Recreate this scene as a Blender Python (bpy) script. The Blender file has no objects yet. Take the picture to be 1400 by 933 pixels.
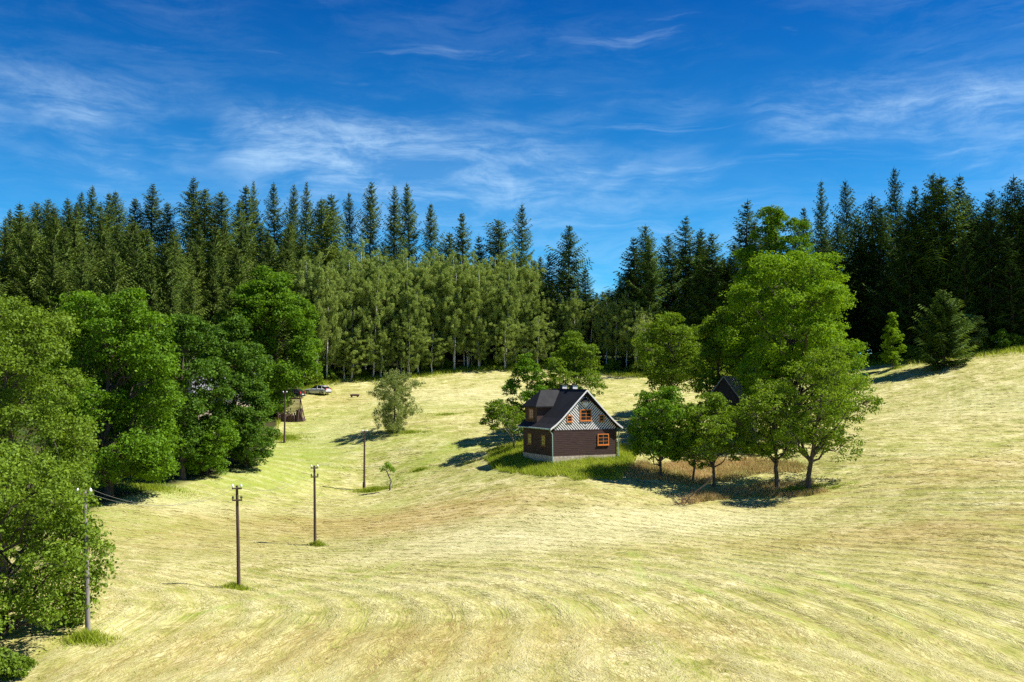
import bpy, math
import numpy as np
from mathutils import Vector
PI = math.pi
# ------------------------------------------------------------------ camera, world, sun
sc = bpy.context.scene
col = sc.collection
F, CX, CY, TH = 1361.0, 700.0, 466.5, -math.atan((520.0-466.5)/1361.0)     # focal length in photo pixels, centre, pitch
cam_d = bpy.data.cameras.new("camera"); cam = bpy.data.objects.new("camera", cam_d); col.objects.link(cam)
cam_d.sensor_width = 36.0; cam_d.lens = 35.0; cam_d.clip_start = 0.5; cam_d.clip_end = 9000
cam.location = (0, 0, 0); cam.rotation_euler = (PI/2 - TH, 0, 0)
sc.camera = cam
sc.view_settings.view_transform = 'Standard'; sc.view_settings.look = 'None'
sc.view_settings.exposure = 0.90; sc.view_settings.gamma = 1.0
sc.cycles.max_bounces = 6; sc.cycles.diffuse_bounces = 3; sc.cycles.transmission_bounces = 4
sc.cycles.transparent_max_bounces = 4; sc.cycles.sample_clamp_indirect = 3.0; sc.cycles.use_denoising = False

SUN_AZ, SUN_EL = math.radians(92), math.radians(53)          # azimuth clockwise from +Y (view direction)
sd = Vector((math.sin(SUN_AZ)*math.cos(SUN_EL), math.cos(SUN_AZ)*math.cos(SUN_EL), math.sin(SUN_EL)))
sun_d = bpy.data.lights.new("sun", 'SUN'); sun = bpy.data.objects.new("sun", sun_d); col.objects.link(sun)
sun_d.energy = 5.0; sun_d.angle = math.radians(0.53); sun_d.color = (1.0, 0.955, 0.88)
sun.rotation_euler = sd.to_track_quat('Z', 'Y').to_euler(); sun.location = (60, -20, 80)

class NT:
    """small helper to wire nodes"""
    def __init__(s, tree):
        s.t = tree; tree.nodes.clear()
    def n(s, typ, **kw):
        nd = s.t.nodes.new(typ)
        for k, v in kw.items():
            if k == 'inp':
                for i, x in v.items():
                    if isinstance(x, bpy.types.NodeSocket): s.t.links.new(x, nd.inputs[i])
                    else: nd.inputs[i].default_value = x
            else: setattr(nd, k, v)
        return nd
    def math(s, op, a, b=0.0, c=0.0, clamp=False):
        nd = s.n('ShaderNodeMath', operation=op, use_clamp=clamp, inp={0: a, 1: b, 2: c}); return nd.outputs[0]
    def vmath(s, op, a, b=(0, 0, 0)):
        return s.n('ShaderNodeVectorMath', operation=op, inp={0: a, 1: b}).outputs[0]
    def noise(s, vec, scale, detail=4, rough=.55, dist=0.0, dim='3D'):
        return s.n('ShaderNodeTexNoise', noise_dimensions=dim, inp={'Vector': vec, 'Scale': scale, 'Detail': detail, 'Roughness': rough, 'Distortion': dist}).outputs[0]
    def maprange(s, v, a, b, c=0.0, d=1.0, smooth=True):
        return s.n('ShaderNodeMapRange', interpolation_type='SMOOTHSTEP' if smooth else 'LINEAR', inp={0: v, 1: a, 2: b, 3: c, 4: d}).outputs[0]
    def mix(s, f, a, b, blend='MIX'):
        nd = s.n('ShaderNodeMix', data_type='RGBA', blend_type=blend)
        for i, x in ((0, f), (6, a), (7, b)):
            if isinstance(x, bpy.types.NodeSocket): s.t.links.new(x, nd.inputs[i])
            else: nd.inputs[i].default_value = (*x, 1) if isinstance(x, tuple) and len(x) == 3 else x
        return nd.outputs[2]
    def ramp(s, f, stops):
        nd = s.n('ShaderNodeValToRGB', inp={0: f}); e = nd.color_ramp.elements
        while len(e) < len(stops): e.new(.5)
        for el, (p, c) in zip(e, stops): el.position = p; el.color = (*c, 1)
        return nd.outputs[0]
    def link(s, a, b): s.t.links.new(a, b)

w = bpy.data.worlds.new("World"); sc.world = w; w.use_nodes = True
N = NT(w.node_tree)
sky = N.n('ShaderNodeTexSky', sky_type='NISHITA', sun_disc=False)
sky.sun_elevation = SUN_EL; sky.sun_rotation = SUN_AZ; sky.altitude = 700; sky.dust_density = 0.3; sky.air_density = 1.0; sky.ozone_density = 2.0
tc = N.n('ShaderNodeTexCoord').outputs['Generated']
sx = N.n('ShaderNodeSeparateXYZ', inp={0: tc})
el = N.math('ARCSINE', sx.outputs[2])
az = N.math('ARCTAN2', sx.outputs[0], sx.outputs[1])
# polarised, saturated summer blue: the sky texture tinted by one curve over elevation
tint = N.ramp(N.maprange(el, 0.0, 0.62, smooth=False), [(0.0, (.22, .66, .86)), (.22, (.115, .49, .74)), (.42, (.033, .34, .62)), (.62, (.005, .225, .54)), (.80, (.004, .21, .56)), (1.0, (.004, .18, .52))])
skyc = N.mix(1.0, sky.outputs[0], tint, 'MULTIPLY')
# cirrus: warped, stretched noise on a high layer
# flat coordinates on the cloud layer (azimuth, elevation), with a slight tilt and warp
p0 = N.n('ShaderNodeCombineXYZ', inp={0: az, 1: el, 2: 0.0}).outputs[0]
wv = N.n('ShaderNodeTexNoise', inp={'Vector': p0, 'Scale': 5.0, 'Detail': 4}).outputs[1]
wvc = N.n('ShaderNodeVectorMath', operation='SUBTRACT', inp={0: wv, 1: (.5, .5, .5)}).outputs[0]
wvs = N.n('ShaderNodeVectorMath', operation='SCALE', inp={0: wvc, 3: .055}).outputs[0]
pw = N.vmath('ADD', p0, wvs)
def streak(rot, sxy, sc_, det=7, rough=.62):
    m = N.n('ShaderNodeMapping', inp={'Vector': pw, 'Rotation': (0, 0, rot), 'Scale': (sxy[0], sxy[1], 1)}).outputs[0]
    return N.noise(m, sc_, det, rough, .5)
fine = streak(-.30, (1, 5.5), 7.0, 9, .68)
fine2 = streak(.25, (1.6, 4.0), 9.0, 8, .7)
broad = streak(-.08, (1, 3.2), 2.7, 4, .5)
thin = streak(-.62, (1, 9.0), 4.0, 7, .6)
band = N.math('MULTIPLY', N.maprange(el, .13, .215), N.maprange(el, .30, .225))
c1 = N.math('MULTIPLY', N.maprange(broad, .36, .62), N.maprange(N.math('ADD', N.math('MULTIPLY', fine, .6), N.math('MULTIPLY', fine2, .4)), .40, .66))
c1 = N.math('MULTIPLY', c1, N.math('MULTIPLY_ADD', band, .8, .10))
veil = N.math('MULTIPLY', N.math('MULTIPLY', N.maprange(broad, .38, .66), band), .22)
c2 = N.math('MULTIPLY', N.maprange(thin, .58, .74), N.math('MULTIPLY_ADD', fine2, .55, -.08))
low = N.math('MULTIPLY', N.maprange(el, .24, .08), N.maprange(fine, .35, .75, 0, .38))
cl = N.math('ADD', N.math('ADD', c1, veil), N.math('ADD', c2, low), clamp=True)
skyc = N.mix(N.math('MULTIPLY', cl, .60), skyc, (3.6, 4.9, 6.0))
# far ground line: everything below the horizon takes the colour of the air over far forest
bg = N.n('ShaderNodeBackground', inp={0: skyc, 1: 0.11})
N.link(bg.outputs[0], N.n('ShaderNodeOutputWorld').inputs[0])

# ------------------------------------------------------------------ pixel -> world, terrain
def P(px, py, D):
    u = (px-CX)/F; v = -(py-CY)/F
    yy = math.cos(TH) + math.sin(TH)*v; zz = -math.sin(TH) + math.cos(TH)*v
    return np.array([u*D/yy, D, zz*D/yy])
ctl = [  # photo pixel x, y and distance: the meadow as the photograph shows it
 (328,805,68),(432,745,88),(498,671,119),(388,607,137),(122,862,51),(757,634,108),(843,628,110.5),(800,650,101),(715,620,117),(800,610,120),
 (435,541,170),(600,508,190),(700,498,195),(850,512,180),(1000,514,172),(1190,500,168),(1250,496,160),(1400,478,152),(1400,600,106),(1400,700,78),(1400,933,44),
 (1063,668,100),(1105,672,98),(700,933,41),(700,800,64),(700,715,88),(0,933,45),(350,933,43),(1050,933,38),(243,662,107),(350,640,119),(372,603,138),(405,548,163),(150,702,92),
 (1050,760,72),(1050,705,90),(1250,650,95),(1150,565,135),(1300,560,124),(1000,565,140),(850,565,145),(700,560,148),(560,560,150),(560,620,125),(640,650,112),
 (600,740,84),(500,820,62),(200,800,66),(1250,800,60),(930,650,105),(900,690,94),(1180,610,108)]
pts = [P(*c) for c in ctl]
pts += [np.array(p, float) for p in [(0,0,-11),(0,-60,-9),(-60,0,-14),(70,0,-13),(-80,60,-17),(90,60,-13),(120,110,-8),(140,160,-4),(110,200,-5),
  (-75,110,-17),(-80,150,-11),(-70,180,-9),(-110,200,-2),(-60,225,-3),(-120,260,5),(-70,265,3),(-20,265,-4),(-20,225,-8),(20,250,-6),(60,240,-11),(25,310,-8),
  (-60,330,-4),(-150,330,4),(100,300,-12),(-130,130,-8),(200,100,-6),(-200,40,-15),(200,0,-10),(-200,220,0)]]
pts = np.array(pts)
for i_ in range(len(ctl), len(pts)): pts[i_, 2] += .066*min(max(pts[i_, 1], 0), 270)
def _phi(r2): return np.where(r2 > 1e-9, .5*r2*np.log(np.maximum(r2, 1e-9)), 0)
S0 = 100.0
q = pts[:, :2]/S0
K = _phi(((q[:, None]-q[None])**2).sum(-1)) + np.eye(len(q))*2e-3
A = np.zeros((len(q)+3,)*2); A[:len(q), :len(q)] = K; A[:len(q), len(q)] = 1; A[:len(q), len(q)+1:] = q
A[len(q):, :len(q)] = A[:len(q), len(q):].T
coef = np.linalg.solve(A, np.concatenate([pts[:, 2], [0, 0, 0]]))
def sstep(a, b, x):
    t = np.clip((x-a)/(b-a), 0, 1); return t*t*(3-2*t)
def h(x, y):
    x = np.asarray(x, float); y = np.asarray(y, float); sh = x.shape
    xx = np.clip(x.ravel(), -210, 210); yy = np.clip(y.ravel(), -70, 335)
    Q = np.stack([xx, yy], -1)/S0; z = np.zeros(len(Q))
    for i in range(len(q)): z += coef[i]*_phi(((Q-q[i])**2).sum(-1))
    z += coef[len(q)] + Q @ coef[len(q)+1:]
    d = np.maximum(np.maximum(abs(x.ravel())-190, y.ravel()-320), -60-y.ravel())
    k = sstep(0, 500, d); z = z*(1-k) + (-24)*k
    return z.reshape(sh)
def hz(x, y): return float(h(np.array([x]), np.array([y]))[0])
def hit(px, py, d0=30, d1=320):
    D = np.arange(d0, d1, .25); u = (px-CX)/F; v = -(py-CY)/F
    yy = math.cos(TH)+math.sin(TH)*v; zz = (-math.sin(TH)+math.cos(TH)*v)/yy
    g = h(u*D/yy, D) - zz*D
    i = np.argmax(g >= 0) if (g >= 0).any() else len(D)-1
    return np.array([u*D[i]/yy, D[i], zz*D[i]])
def ground(px, D):
    x = (px-CX)/F*D; return np.array([x, D, hz(x, D)])
def pxof(x, y, z):
    yc = math.cos(TH)*y - math.sin(TH)*z; zc = math.sin(TH)*y + math.cos(TH)*z
    return CX + F*x/yc, CY - F*zc/yc

# ------------------------------------------------------------------ mesh and object helpers
def mesh_of(name, parts, mats):
    """parts: list of (V (n,3), Fc (m,3|4), material index, tone (m,) or None)"""
    V = np.concatenate([p[0] for p in parts]); off = 0
    loops, starts, tot, mi, tone = [], [], [], [], []; ls = 0; smooth = []
    for p in parts:
        v, f, m, t = p[:4]; f = np.asarray(f, np.int32); k = f.shape[1]
        loops.append((f+off).ravel()); starts.append(ls + np.arange(len(f))*k); tot.append(np.full(len(f), k)); ls += f.size
        mi.append(np.full(len(f), m)); tone.append(np.full(len(f), .5) if t is None else t); off += len(v)
        smooth.append(np.full(len(f), len(p) > 4 and bool(p[4])))
    me = bpy.data.meshes.new(name)
    me.vertices.add(len(V)); me.vertices.foreach_set('co', V.astype(np.float32).ravel())
    L = np.concatenate(loops).astype(np.int32); me.loops.add(len(L)); me.loops.foreach_set('vertex_index', L)
    S_ = np.concatenate(starts).astype(np.int32); me.polygons.add(len(S_)); me.polygons.foreach_set('loop_start', S_)
    me.polygons.foreach_set('loop_total', np.concatenate(tot).astype(np.int32))
    me.polygons.foreach_set('material_index', np.concatenate(mi).astype(np.int32))
    me.polygons.foreach_set('use_smooth', np.concatenate(smooth))
    a = me.attributes.new('tone', 'FLOAT', 'FACE'); a.data.foreach_set('value', np.concatenate(tone).astype(np.float32))
    for m in mats: me.materials.append(m)
    me.update(calc_edges=True)
    return me
def obj(name, me, parent=None, **kw):
    o = bpy.data.objects.new(name, me); col.objects.link(o)
    if parent: o.parent = parent
    for k, v in kw.items(): o[k] = v
    return o
def thing(name, label, cat, loc, rz=0, group=None, me=None, scale=None):
    o = bpy.data.objects.new(name, me); col.objects.link(o)
    o.location = loc; o.rotation_euler = (0, 0, rz); o['label'] = label; o['category'] = cat
    if group: o['group'] = group
    if scale is not None: o.scale = scale
    return o
def copy_tree(root, loc, rz, scale, label=None, group=None):
    r = root.copy(); col.objects.link(r); r.location = loc; r.rotation_euler = (0, 0, rz); r.scale = scale
    if label: r['label'] = label
    if group: r['group'] = group
    for ch in list(root.children):
        c = ch.copy(); col.objects.link(c); c.parent = r
    return r
BOXF = np.array([(0,3,2,1),(4,5,6,7),(0,1,5,4),(1,2,6,5),(2,3,7,6),(3,0,4,7)])
def box(x0, x1, y0, y1, z0, z1, m=0, t=None):
    V = np.array([(x0,y0,z0),(x1,y0,z0),(x1,y1,z0),(x0,y1,z0),(x0,y0,z1),(x1,y0,z1),(x1,y1,z1),(x0,y1,z1)], float)
    return (V, BOXF, m, None if t is None else np.full(6, t))
def prism(poly, y0, y1, m=0):
    """poly in (x, z), extruded along y"""
    n = len(poly); V = np.array([(a, y0, b) for a, b in poly]+[(a, y1, b) for a, b in poly], float)
    out = [(V, np.array([(i, (i+1) % n, n+(i+1) % n, n+i) for i in range(n)]), m, None)]
    out.append((V, np.array([tuple(range(n))[::-1]]), m, None)); out.append((V, np.array([tuple(range(n, 2*n))]), m, None))
    return out
def tube(pts_, rad, k=6, m=0, t=None, cap=False):
    p = np.asarray(pts_, float); n = len(p); rad = np.asarray(rad, float)
    d = np.gradient(p, axis=0); d /= np.linalg.norm(d, axis=1)[:, None]+1e-9
    ref = np.where(abs(d[:, 2:3]) > .9, np.array([[1., 0, 0]]), np.array([[0, 0, 1.]]))
    a = np.cross(d, ref); a /= np.linalg.norm(a, axis=1)[:, None]; b = np.cross(d, a)
    ang = np.arange(k)*2*PI/k
    V = (p[:, None] + rad[:, None, None]*(np.cos(ang)[None, :, None]*a[:, None] + np.sin(ang)[None, :, None]*b[:, None])).reshape(-1, 3)
    i = np.arange(n-1)[:, None]*k; j = np.arange(k)[None]; j2 = (j+1) % k
    Fc = np.stack([i+j, i+k+j, i+k+j2, i+j2], -1).reshape(-1, 4)
    return (V, Fc, m, None if t is None else np.full(len(Fc), t), True)
def unit(v): return v/(np.linalg.norm(v, axis=-1, keepdims=True)+1e-9)

# ------------------------------------------------------------------ materials
def new_mat(name):
    m = bpy.data.materials.new(name); m.use_nodes = True; return m, NT(m.node_tree)
def leaf_mat(name, dark, mid, light, trans=.35, gloss=.012, rough=.6, vary=.10):
    m, n = new_mat(name)
    t = n.n('ShaderNodeAttribute', attribute_name='tone').outputs['Fac']
    r = n.n('ShaderNodeObjectInfo').outputs['Random']
    t = n.math('ADD', t, n.math('MULTIPLY', n.math('SUBTRACT', r, .5), vary*2), clamp=True)
    c = n.ramp(t, [(0, dark), (.5, mid), (1, light)])
    d = n.n('ShaderNodeBsdfDiffuse', inp={0: c}).outputs[0]
    tr = n.n('ShaderNodeBsdfTranslucent', inp={0: n.mix(1.0, c, (1.25, 1.15, .5), 'MULTIPLY')}).outputs[0]
    s = n.n('ShaderNodeMixShader', inp={0: trans, 1: d, 2: tr}).outputs[0]
    g = n.n('ShaderNodeBsdfGlossy', inp={0: (.8, .85, .8, 1), 1: rough}).outputs[0]
    s = n.n('ShaderNodeMixShader', inp={0: gloss, 1: s, 2: g}).outputs[0]
    n.link(s, n.n('ShaderNodeOutputMaterial').inputs[0]); return m
def bark_mat(name, c1, c2, scale=3.0, stretch=(3, 3, .6)):
    m, n = new_mat(name)
    co = n.n('ShaderNodeTexCoord').outputs['Object']
    v = n.n('ShaderNodeMapping', inp={'Vector': co, 'Scale': stretch}).outputs[0]
    f = n.noise(v, scale, 5, .65)
    c = n.mix(n.maprange(f, .35, .65), c1, c2)
    b = n.n('ShaderNodeBump', inp={'Strength': .6, 'Distance': .03, 'Height': f}).outputs[0]
    p = n.n('ShaderNodeBsdfPrincipled', inp={'Base Color': c, 'Roughness': .9, 'Normal': b, 'Specular IOR Level': .2})
    n.link(p.outputs[0], n.n('ShaderNodeOutputMaterial').inputs[0]); return m
def plain(name, c, rough=.7, spec=.4, metal=0.0, noise_amt=.25, nscale=4.0, stretch=(1, 1, 1), bump=0.0):
    m, n = new_mat(name)
    co = n.n('ShaderNodeTexCoord').outputs['Object']
    v = n.n('ShaderNodeMapping', inp={'Vector': co, 'Scale': stretch}).outputs[0]
    f = n.noise(v, nscale, 5, .6)
    k = n.maprange(f, .3, .7, 1-noise_amt, 1+noise_amt)
    cc = n.n('ShaderNodeVectorMath', operation='SCALE', inp={0: c, 3: k}).outputs[0]
    inp = {'Base Color': cc, 'Roughness': rough, 'Specular IOR Level': spec, 'Metallic': metal}
    if bump: inp['Normal'] = n.n('ShaderNodeBump', inp={'Strength': .5, 'Distance': bump, 'Height': f}).outputs[0]
    p = n.n('ShaderNodeBsdfPrincipled', inp=inp)
    n.link(p.outputs[0], n.n('ShaderNodeOutputMaterial').inputs[0]); return m

M = {}
M['maple'] = leaf_mat('maple_leaves', (.055, .12, .005), (.105, .215, .007), (.17, .31, .010), .38)
M['lime'] = leaf_mat('lime_leaves', (.095, .18, .005), (.17, .30, .008), (.25, .40, .012), .40)
M['darkleaf'] = leaf_mat('ash_leaves', (.038, .088, .008), (.072, .155, .010), (.12, .22, .014), .34)
M['alder'] = leaf_mat('alder_leaves', (.08, .14, .010), (.145, .23, .016), (.22, .33, .03), .38)
M['fruit'] = leaf_mat('fruit_leaves', (.075, .14, .007), (.14, .235, .010), (.22, .32, .018), .42)
M['birch'] = leaf_mat('birch_leaves', (.15, .21, .045), (.245, .33, .075), (.35, .44, .11), .38)
M['willow'] = leaf_mat('willow_leaves', (.15, .20, .055), (.235, .295, .085), (.33, .38, .12), .35)
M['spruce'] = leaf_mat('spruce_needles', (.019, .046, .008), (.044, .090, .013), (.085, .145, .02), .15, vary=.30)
M['spruce_sunlit'] = leaf_mat('spruce_needles_sunlit', (.036, .068, .010), (.078, .125, .016), (.13, .185, .026), .18, vary=.22)  # olive needles of the left forest, lightened in colour to look sunlit
M['spruce_yard'] = leaf_mat('young_spruce_needles', (.030, .062, .010), (.062, .115, .015), (.12, .18, .025), .15)
M['bark'] = bark_mat('bark', (.045, .034, .025), (.11, .09, .07))
M['bark_grey'] = bark_mat('bark_grey', (.09, .08, .07), (.26, .24, .22), 4.0, (1, 1, 1))
M['bark_spruce'] = bark_mat('bark_spruce', (.05, .035, .025), (.12, .085, .06))
m, n = new_mat('birch_bark'); M['bark_birch'] = m
co = n.n('ShaderNodeTexCoord').outputs['Object']
f = n.noise(n.n('ShaderNodeMapping', inp={'Vector': co, 'Scale': (1.2, 1.2, 3.5)}).outputs[0], 1.3, 5, .7)
c = n.mix(n.maprange(f, .52, .60), (.60, .57, .52), (.06, .05, .045))
n.link(n.n('ShaderNodeBsdfPrincipled', inp={'Base Color': c, 'Roughness': .8}).outputs[0], n.n('ShaderNodeOutputMaterial').inputs[0])

def tone_mat(name, stops, trans=.2, vary=0.0):
    m, n = new_mat(name)
    t = n.n('ShaderNodeAttribute', attribute_name='tone').outputs['Fac']
    c = n.ramp(t, stops)
    d = n.n('ShaderNodeBsdfDiffuse', inp={0: c}).outputs[0]; tr = n.n('ShaderNodeBsdfTranslucent', inp={0: c}).outputs[0]
    n.link(n.n('ShaderNodeMixShader', inp={0: trans, 1: d, 2: tr}).outputs[0], n.n('ShaderNodeOutputMaterial').inputs[0]); return m
M['hay'] = tone_mat('hay_stems', [(0, (.34, .235, .085)), (.3, (.42, .36, .135)), (.6, (.54, .49, .215)), (1, (.70, .65, .37))], .35)
M['grass'] = tone_mat('tall_grass', [(0, (.14, .22, .015)), (.45, (.30, .38, .03)), (.8, (.44, .49, .06)), (1, (.56, .53, .16))], .45)
M['drygrass'] = tone_mat('dry_grass', [(0, (.13, .16, .03)), (.4, (.42, .33, .12)), (.75, (.62, .42, .20)), (1, (.72, .58, .32))], .35)

# ------------------------------------------------------------------ meadow sheet
def axis(segs):
    out = [segs[0][0]]
    for a, b, s in segs: k = max(1, int(round((b-a)/s))); out += list(np.linspace(a, b, k+1)[1:])
    return np.array(out)
far = [600, 1000, 1700, 3000, 5500, 8000]
xs = np.concatenate([-np.array(far[::-1]), axis([(-400, -200, 20), (-200, -80, 3), (-80, -40, .8), (-40, 50, .45), (50, 80, .8), (80, 200, 3), (200, 400, 20)]), far])
ys = np.concatenate([-np.array(far[::-1]), axis([(-300, -60, 20), (-60, 28, 3), (28, 90, .42), (90, 130, .6), (130, 210, 1.0), (210, 340, 3), (340, 460, 20)]), far])
X, Y = np.meshgrid(xs, ys)
Z = h(X, Y)
rg = np.random.default_rng(5)
def vnoise(x, y, s, seed):
    """smooth value noise"""
    r = np.random.default_rng(seed).random((64, 64)); a = x/s; b = y/s
    i = np.floor(a).astype(int); j = np.floor(b).astype(int); fa = a-i; fb = b-j; fa = fa*fa*(3-2*fa); fb = fb*fb*(3-2*fb)
    g = lambda p, q_: r[p % 64, q_ % 64]
    return (g(i, j)*(1-fa)+g(i+1, j)*fa)*(1-fb)+(g(i, j+1)*(1-fa)+g(i+1, j+1)*fa)*fb
near = np.exp(-((np.maximum(abs(X)-80, 0)/20)**2))*(Y > 25)*(Y < 215)
Z = Z + near*(.22*(vnoise(X, Y, 9, 1)-.5) + .16*(vnoise(X, Y, 3.1, 2)-.5))
def swath(x, y):
    s, t = flow(x, y)
    return .5+.5*np.sin(t*2*PI/2.3 + 2.2*vnoise(x, y, 12, 61))
def flow(x, y):
    """t runs across the mower's swaths, s along them"""
    wx = x + 2.5*(vnoise(x, y, 31, 7)-.5) + .6*(vnoise(x, y, 11, 8)-.5); wy = y + 4*(vnoise(x, y, 34, 9)-.5) + .6*(vnoise(x, y, 12, 10)-.5)
    yc = np.clip(wy, -40, 98)
    ta = (wx-4)*78/(138-yc); sa = wy
    tb = (wy-50)+.62*np.maximum(wx, 0)+.18*np.minimum(wx, 0); sb = wx-.5*wy
    w_ = sstep(0, 1, (wy-62+.55*np.maximum(wx-12, 0)+.25*np.maximum(-wx-22, 0)+14)/58)
    t = ta*(1-w_)+tb*w_; s = sa*(1-w_)+sb*w_
    return s, t
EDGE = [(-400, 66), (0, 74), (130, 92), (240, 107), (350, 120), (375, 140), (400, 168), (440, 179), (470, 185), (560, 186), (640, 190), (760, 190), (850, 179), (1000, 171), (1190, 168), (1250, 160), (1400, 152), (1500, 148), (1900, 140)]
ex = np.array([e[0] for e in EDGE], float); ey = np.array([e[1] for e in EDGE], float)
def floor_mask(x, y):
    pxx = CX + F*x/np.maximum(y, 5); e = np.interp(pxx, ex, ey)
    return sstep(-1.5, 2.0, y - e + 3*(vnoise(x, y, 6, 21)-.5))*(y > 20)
def blob(lst, x, y):
    g = np.zeros_like(x)
    for (px, py, rx, ry, a) in lst:
        c = hit(px, py); g += a*np.exp(-(((x-c[0])/rx)**2+((y-c[1])/ry)**2)**1.3)
    return np.clip(g, 0, 1)
green_b = [(330, 655, 6, 8, .9), (400, 625, 8, 10, .85), (360, 640, 5, 6, .7), (430, 590, 7, 12, .35), (530, 690, 4, 3, .4), (560, 645, 5, 4, .5), (640, 612, 6, 4, .75), (560, 600, 8, 5, .45), (150, 720, 8, 6, .6), (200, 672, 6, 5, .8),
           (100, 880, 4, 4, .5), (1150, 672, 5, 3, .5), (1190, 515, 6, 8, .4), (700, 640, 6, 3, .4), (900, 560, 20, 10, .12), (560, 560, 20, 12, .2)]
brown_b = [(460, 720, 14, 6, .8), (620, 700, 14, 5, .6), (250, 740, 10, 6, .45), (1250, 730, 16, 5, .8), (1380, 760, 8, 5, .6), (430, 885, 14, 4, .5), (800, 860, 12, 3, .4), (1050, 690, 12, 4, .4), (1330, 640, 10, 6, .5), (480, 545, 6, 6, .5), (640, 900, 10, 2, .35)]
TR = [(hit(*a)[:2], hit(*b)[:2]) for a, b in [((862, 757), (872, 775)), ((872, 775), (884, 805)), ((985, 778), (1025, 795)), ((1025, 795), (1062, 812)), ((900, 786), (975, 815)), ((1120, 785), (1180, 810)), ((1180, 810), (1215, 835)), ((1215, 835), (1245, 862)), ((470, 800), (545, 770)), ((250, 845), (420, 800)), ((1290, 700), (1400, 725)), ((1060, 835), (1140, 870))]]
def tracks(x, y):
    g = np.zeros_like(x)
    for a, b in TR:
        d = b-a; u = np.clip(((x-a[0])*d[0]+(y-a[1])*d[1])/(d@d), 0, 1)
        g = np.maximum(g, np.exp(-((x-a[0]-u*d[0])**2+(y-a[1]-u*d[1])**2)/.16))
    return g*(.4+.9*vnoise(x, y, 1.4, 66))
pale_b = [(800, 722, 14, 6, .9), (650, 748, 10, 4, .7), (950, 708, 10, 4, .8), (250, 690, 6, 4, .7), (640, 540, 14, 9, .6), (1330, 560, 14, 10, .4), (900, 790, 9, 3, .4), (560, 800, 8, 3, .4), (450, 590, 4, 6, .4)]
s_, t_ = flow(X, Y)
Z = Z + near*.10*(swath(X, Y)-.5)*(.4+.9*vnoise(X, Y, 14, 62))
ny, nx = X.shape
V = np.stack([X, Y, Z], -1).reshape(-1, 3)
ii = (np.arange(ny-1)[:, None]*nx + np.arange(nx-1)[None]).ravel()
Fq = np.stack([ii, ii+1, ii+nx+1, ii+nx], -1)
me = mesh_of('meadow', [(V, Fq, 0, None, True)], [])
uv = me.uv_layers.new(name='flow')
lv = Fq.ravel(); uvs = np.stack([s_.ravel()[lv], t_.ravel()[lv]], -1)
uv.data.foreach_set('uv', uvs.astype(np.float32).ravel())
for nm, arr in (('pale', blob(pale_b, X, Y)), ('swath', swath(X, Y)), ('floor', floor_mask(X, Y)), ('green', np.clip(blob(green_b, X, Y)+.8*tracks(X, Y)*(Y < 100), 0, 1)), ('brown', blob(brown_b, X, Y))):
    a = me.attributes.new(nm, 'FLOAT', 'POINT'); a.data.foreach_set('value', arr.astype(np.float32).ravel())
m, n = new_mat('mown_meadow')
uvn = n.n('ShaderNodeUVMap', uv_map='flow').outputs[0]
ob = n.n('ShaderNodeTexCoord').outputs['Object']
def st(su, sv, scale=1.0, det=5, rough=.6, dist=.4, rot=0.0):
    v = n.n('ShaderNodeMapping', inp={'Vector': uvn, 'Scale': (su, sv, 1), 'Rotation': (0, 0, rot)}).outputs[0]
    return n.noise(v, scale, det, rough, dist)
f1 = st(1.1, 3.2, 1.0, 6, .66, .6)
f2 = st(1.9, 5.4, 1.0, 5, .62, .5, .30)
f3 = st(.16, .9, 1.0, 4, .55, .5)
f4 = n.noise(ob, .06, 4, .5); f5 = n.noise(ob, .35, 5, .6, .5); f6 = n.noise(ob, 2.2, 5, .65, 1.0)
f7 = st(.04, .75, 1.0, 3, .5, .6)
mixv = n.math('MULTIPLY_ADD', f1, .55, n.math('MULTIPLY_ADD', f2, .45, n.math('MULTIPLY', n.math('SUBTRACT', f5, .5), .8)))
k = n.maprange(mixv, .34, .66, smooth=False)
base = n.ramp(k, [(0, (.21, .22, .045)), (.25, (.32, .31, .085)), (.5, (.42, .385, .145)), (.75, (.53, .475, .21)), (1, (.65, .59, .32))])
ga = n.n('ShaderNodeAttribute', attribute_name='green').outputs['Fac']
ba = n.n('ShaderNodeAttribute', attribute_name='brown').outputs['Fac']
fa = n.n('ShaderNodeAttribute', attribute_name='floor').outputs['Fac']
gk = n.math('ADD', n.math('MULTIPLY', ga, 1.0), n.maprange(n.math('ADD', f3, n.math('MULTIPLY', f5, .3)), .64, .80, 0, .45), clamp=True)
gk = n.math('MULTIPLY', gk, n.maprange(f6, .30, .60, .3, .95))
c = n.mix(gk, base, (.23, .31, .035))
# thin brown combed lines along the swaths
wav = n.n('ShaderNodeAttribute', attribute_name='swath').outputs['Fac']
rowm = n.math('MULTIPLY', n.maprange(f4, .42, .58, .25, 1.0), n.maprange(f5, .3, .6, .3, 1.0))
ridge = n.math('MULTIPLY', n.math('POWER', wav, 2.0), rowm)
c = n.mix(n.math('MULTIPLY', ridge, .40), c, (.66, .59, .35))
trough = n.math('MULTIPLY', n.math('POWER', n.math('SUBTRACT', 1.0, wav), 4.0), rowm)
c = n.mix(n.math('MULTIPLY', n.math('MULTIPLY', trough, n.maprange(f2, .35, .65)), .75), c, (.34, .235, .08))
bl = n.math('MULTIPLY', n.maprange(f7, .52, .64), n.math('MULTIPLY_ADD', ba, .65, .16))
bl = n.math('MULTIPLY', bl, n.maprange(f2, .35, .6, .4, 1.0))
c = n.mix(bl, c, (.30, .19, .06))
c = n.mix(n.math('MULTIPLY', ba, .60), c, (.42, .30, .11))
c = n.mix(n.maprange(f4, .42, .58, 0, .22), c, (.27, .31, .06))
pa = n.n('ShaderNodeAttribute', attribute_name='pale').outputs['Fac']
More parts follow.
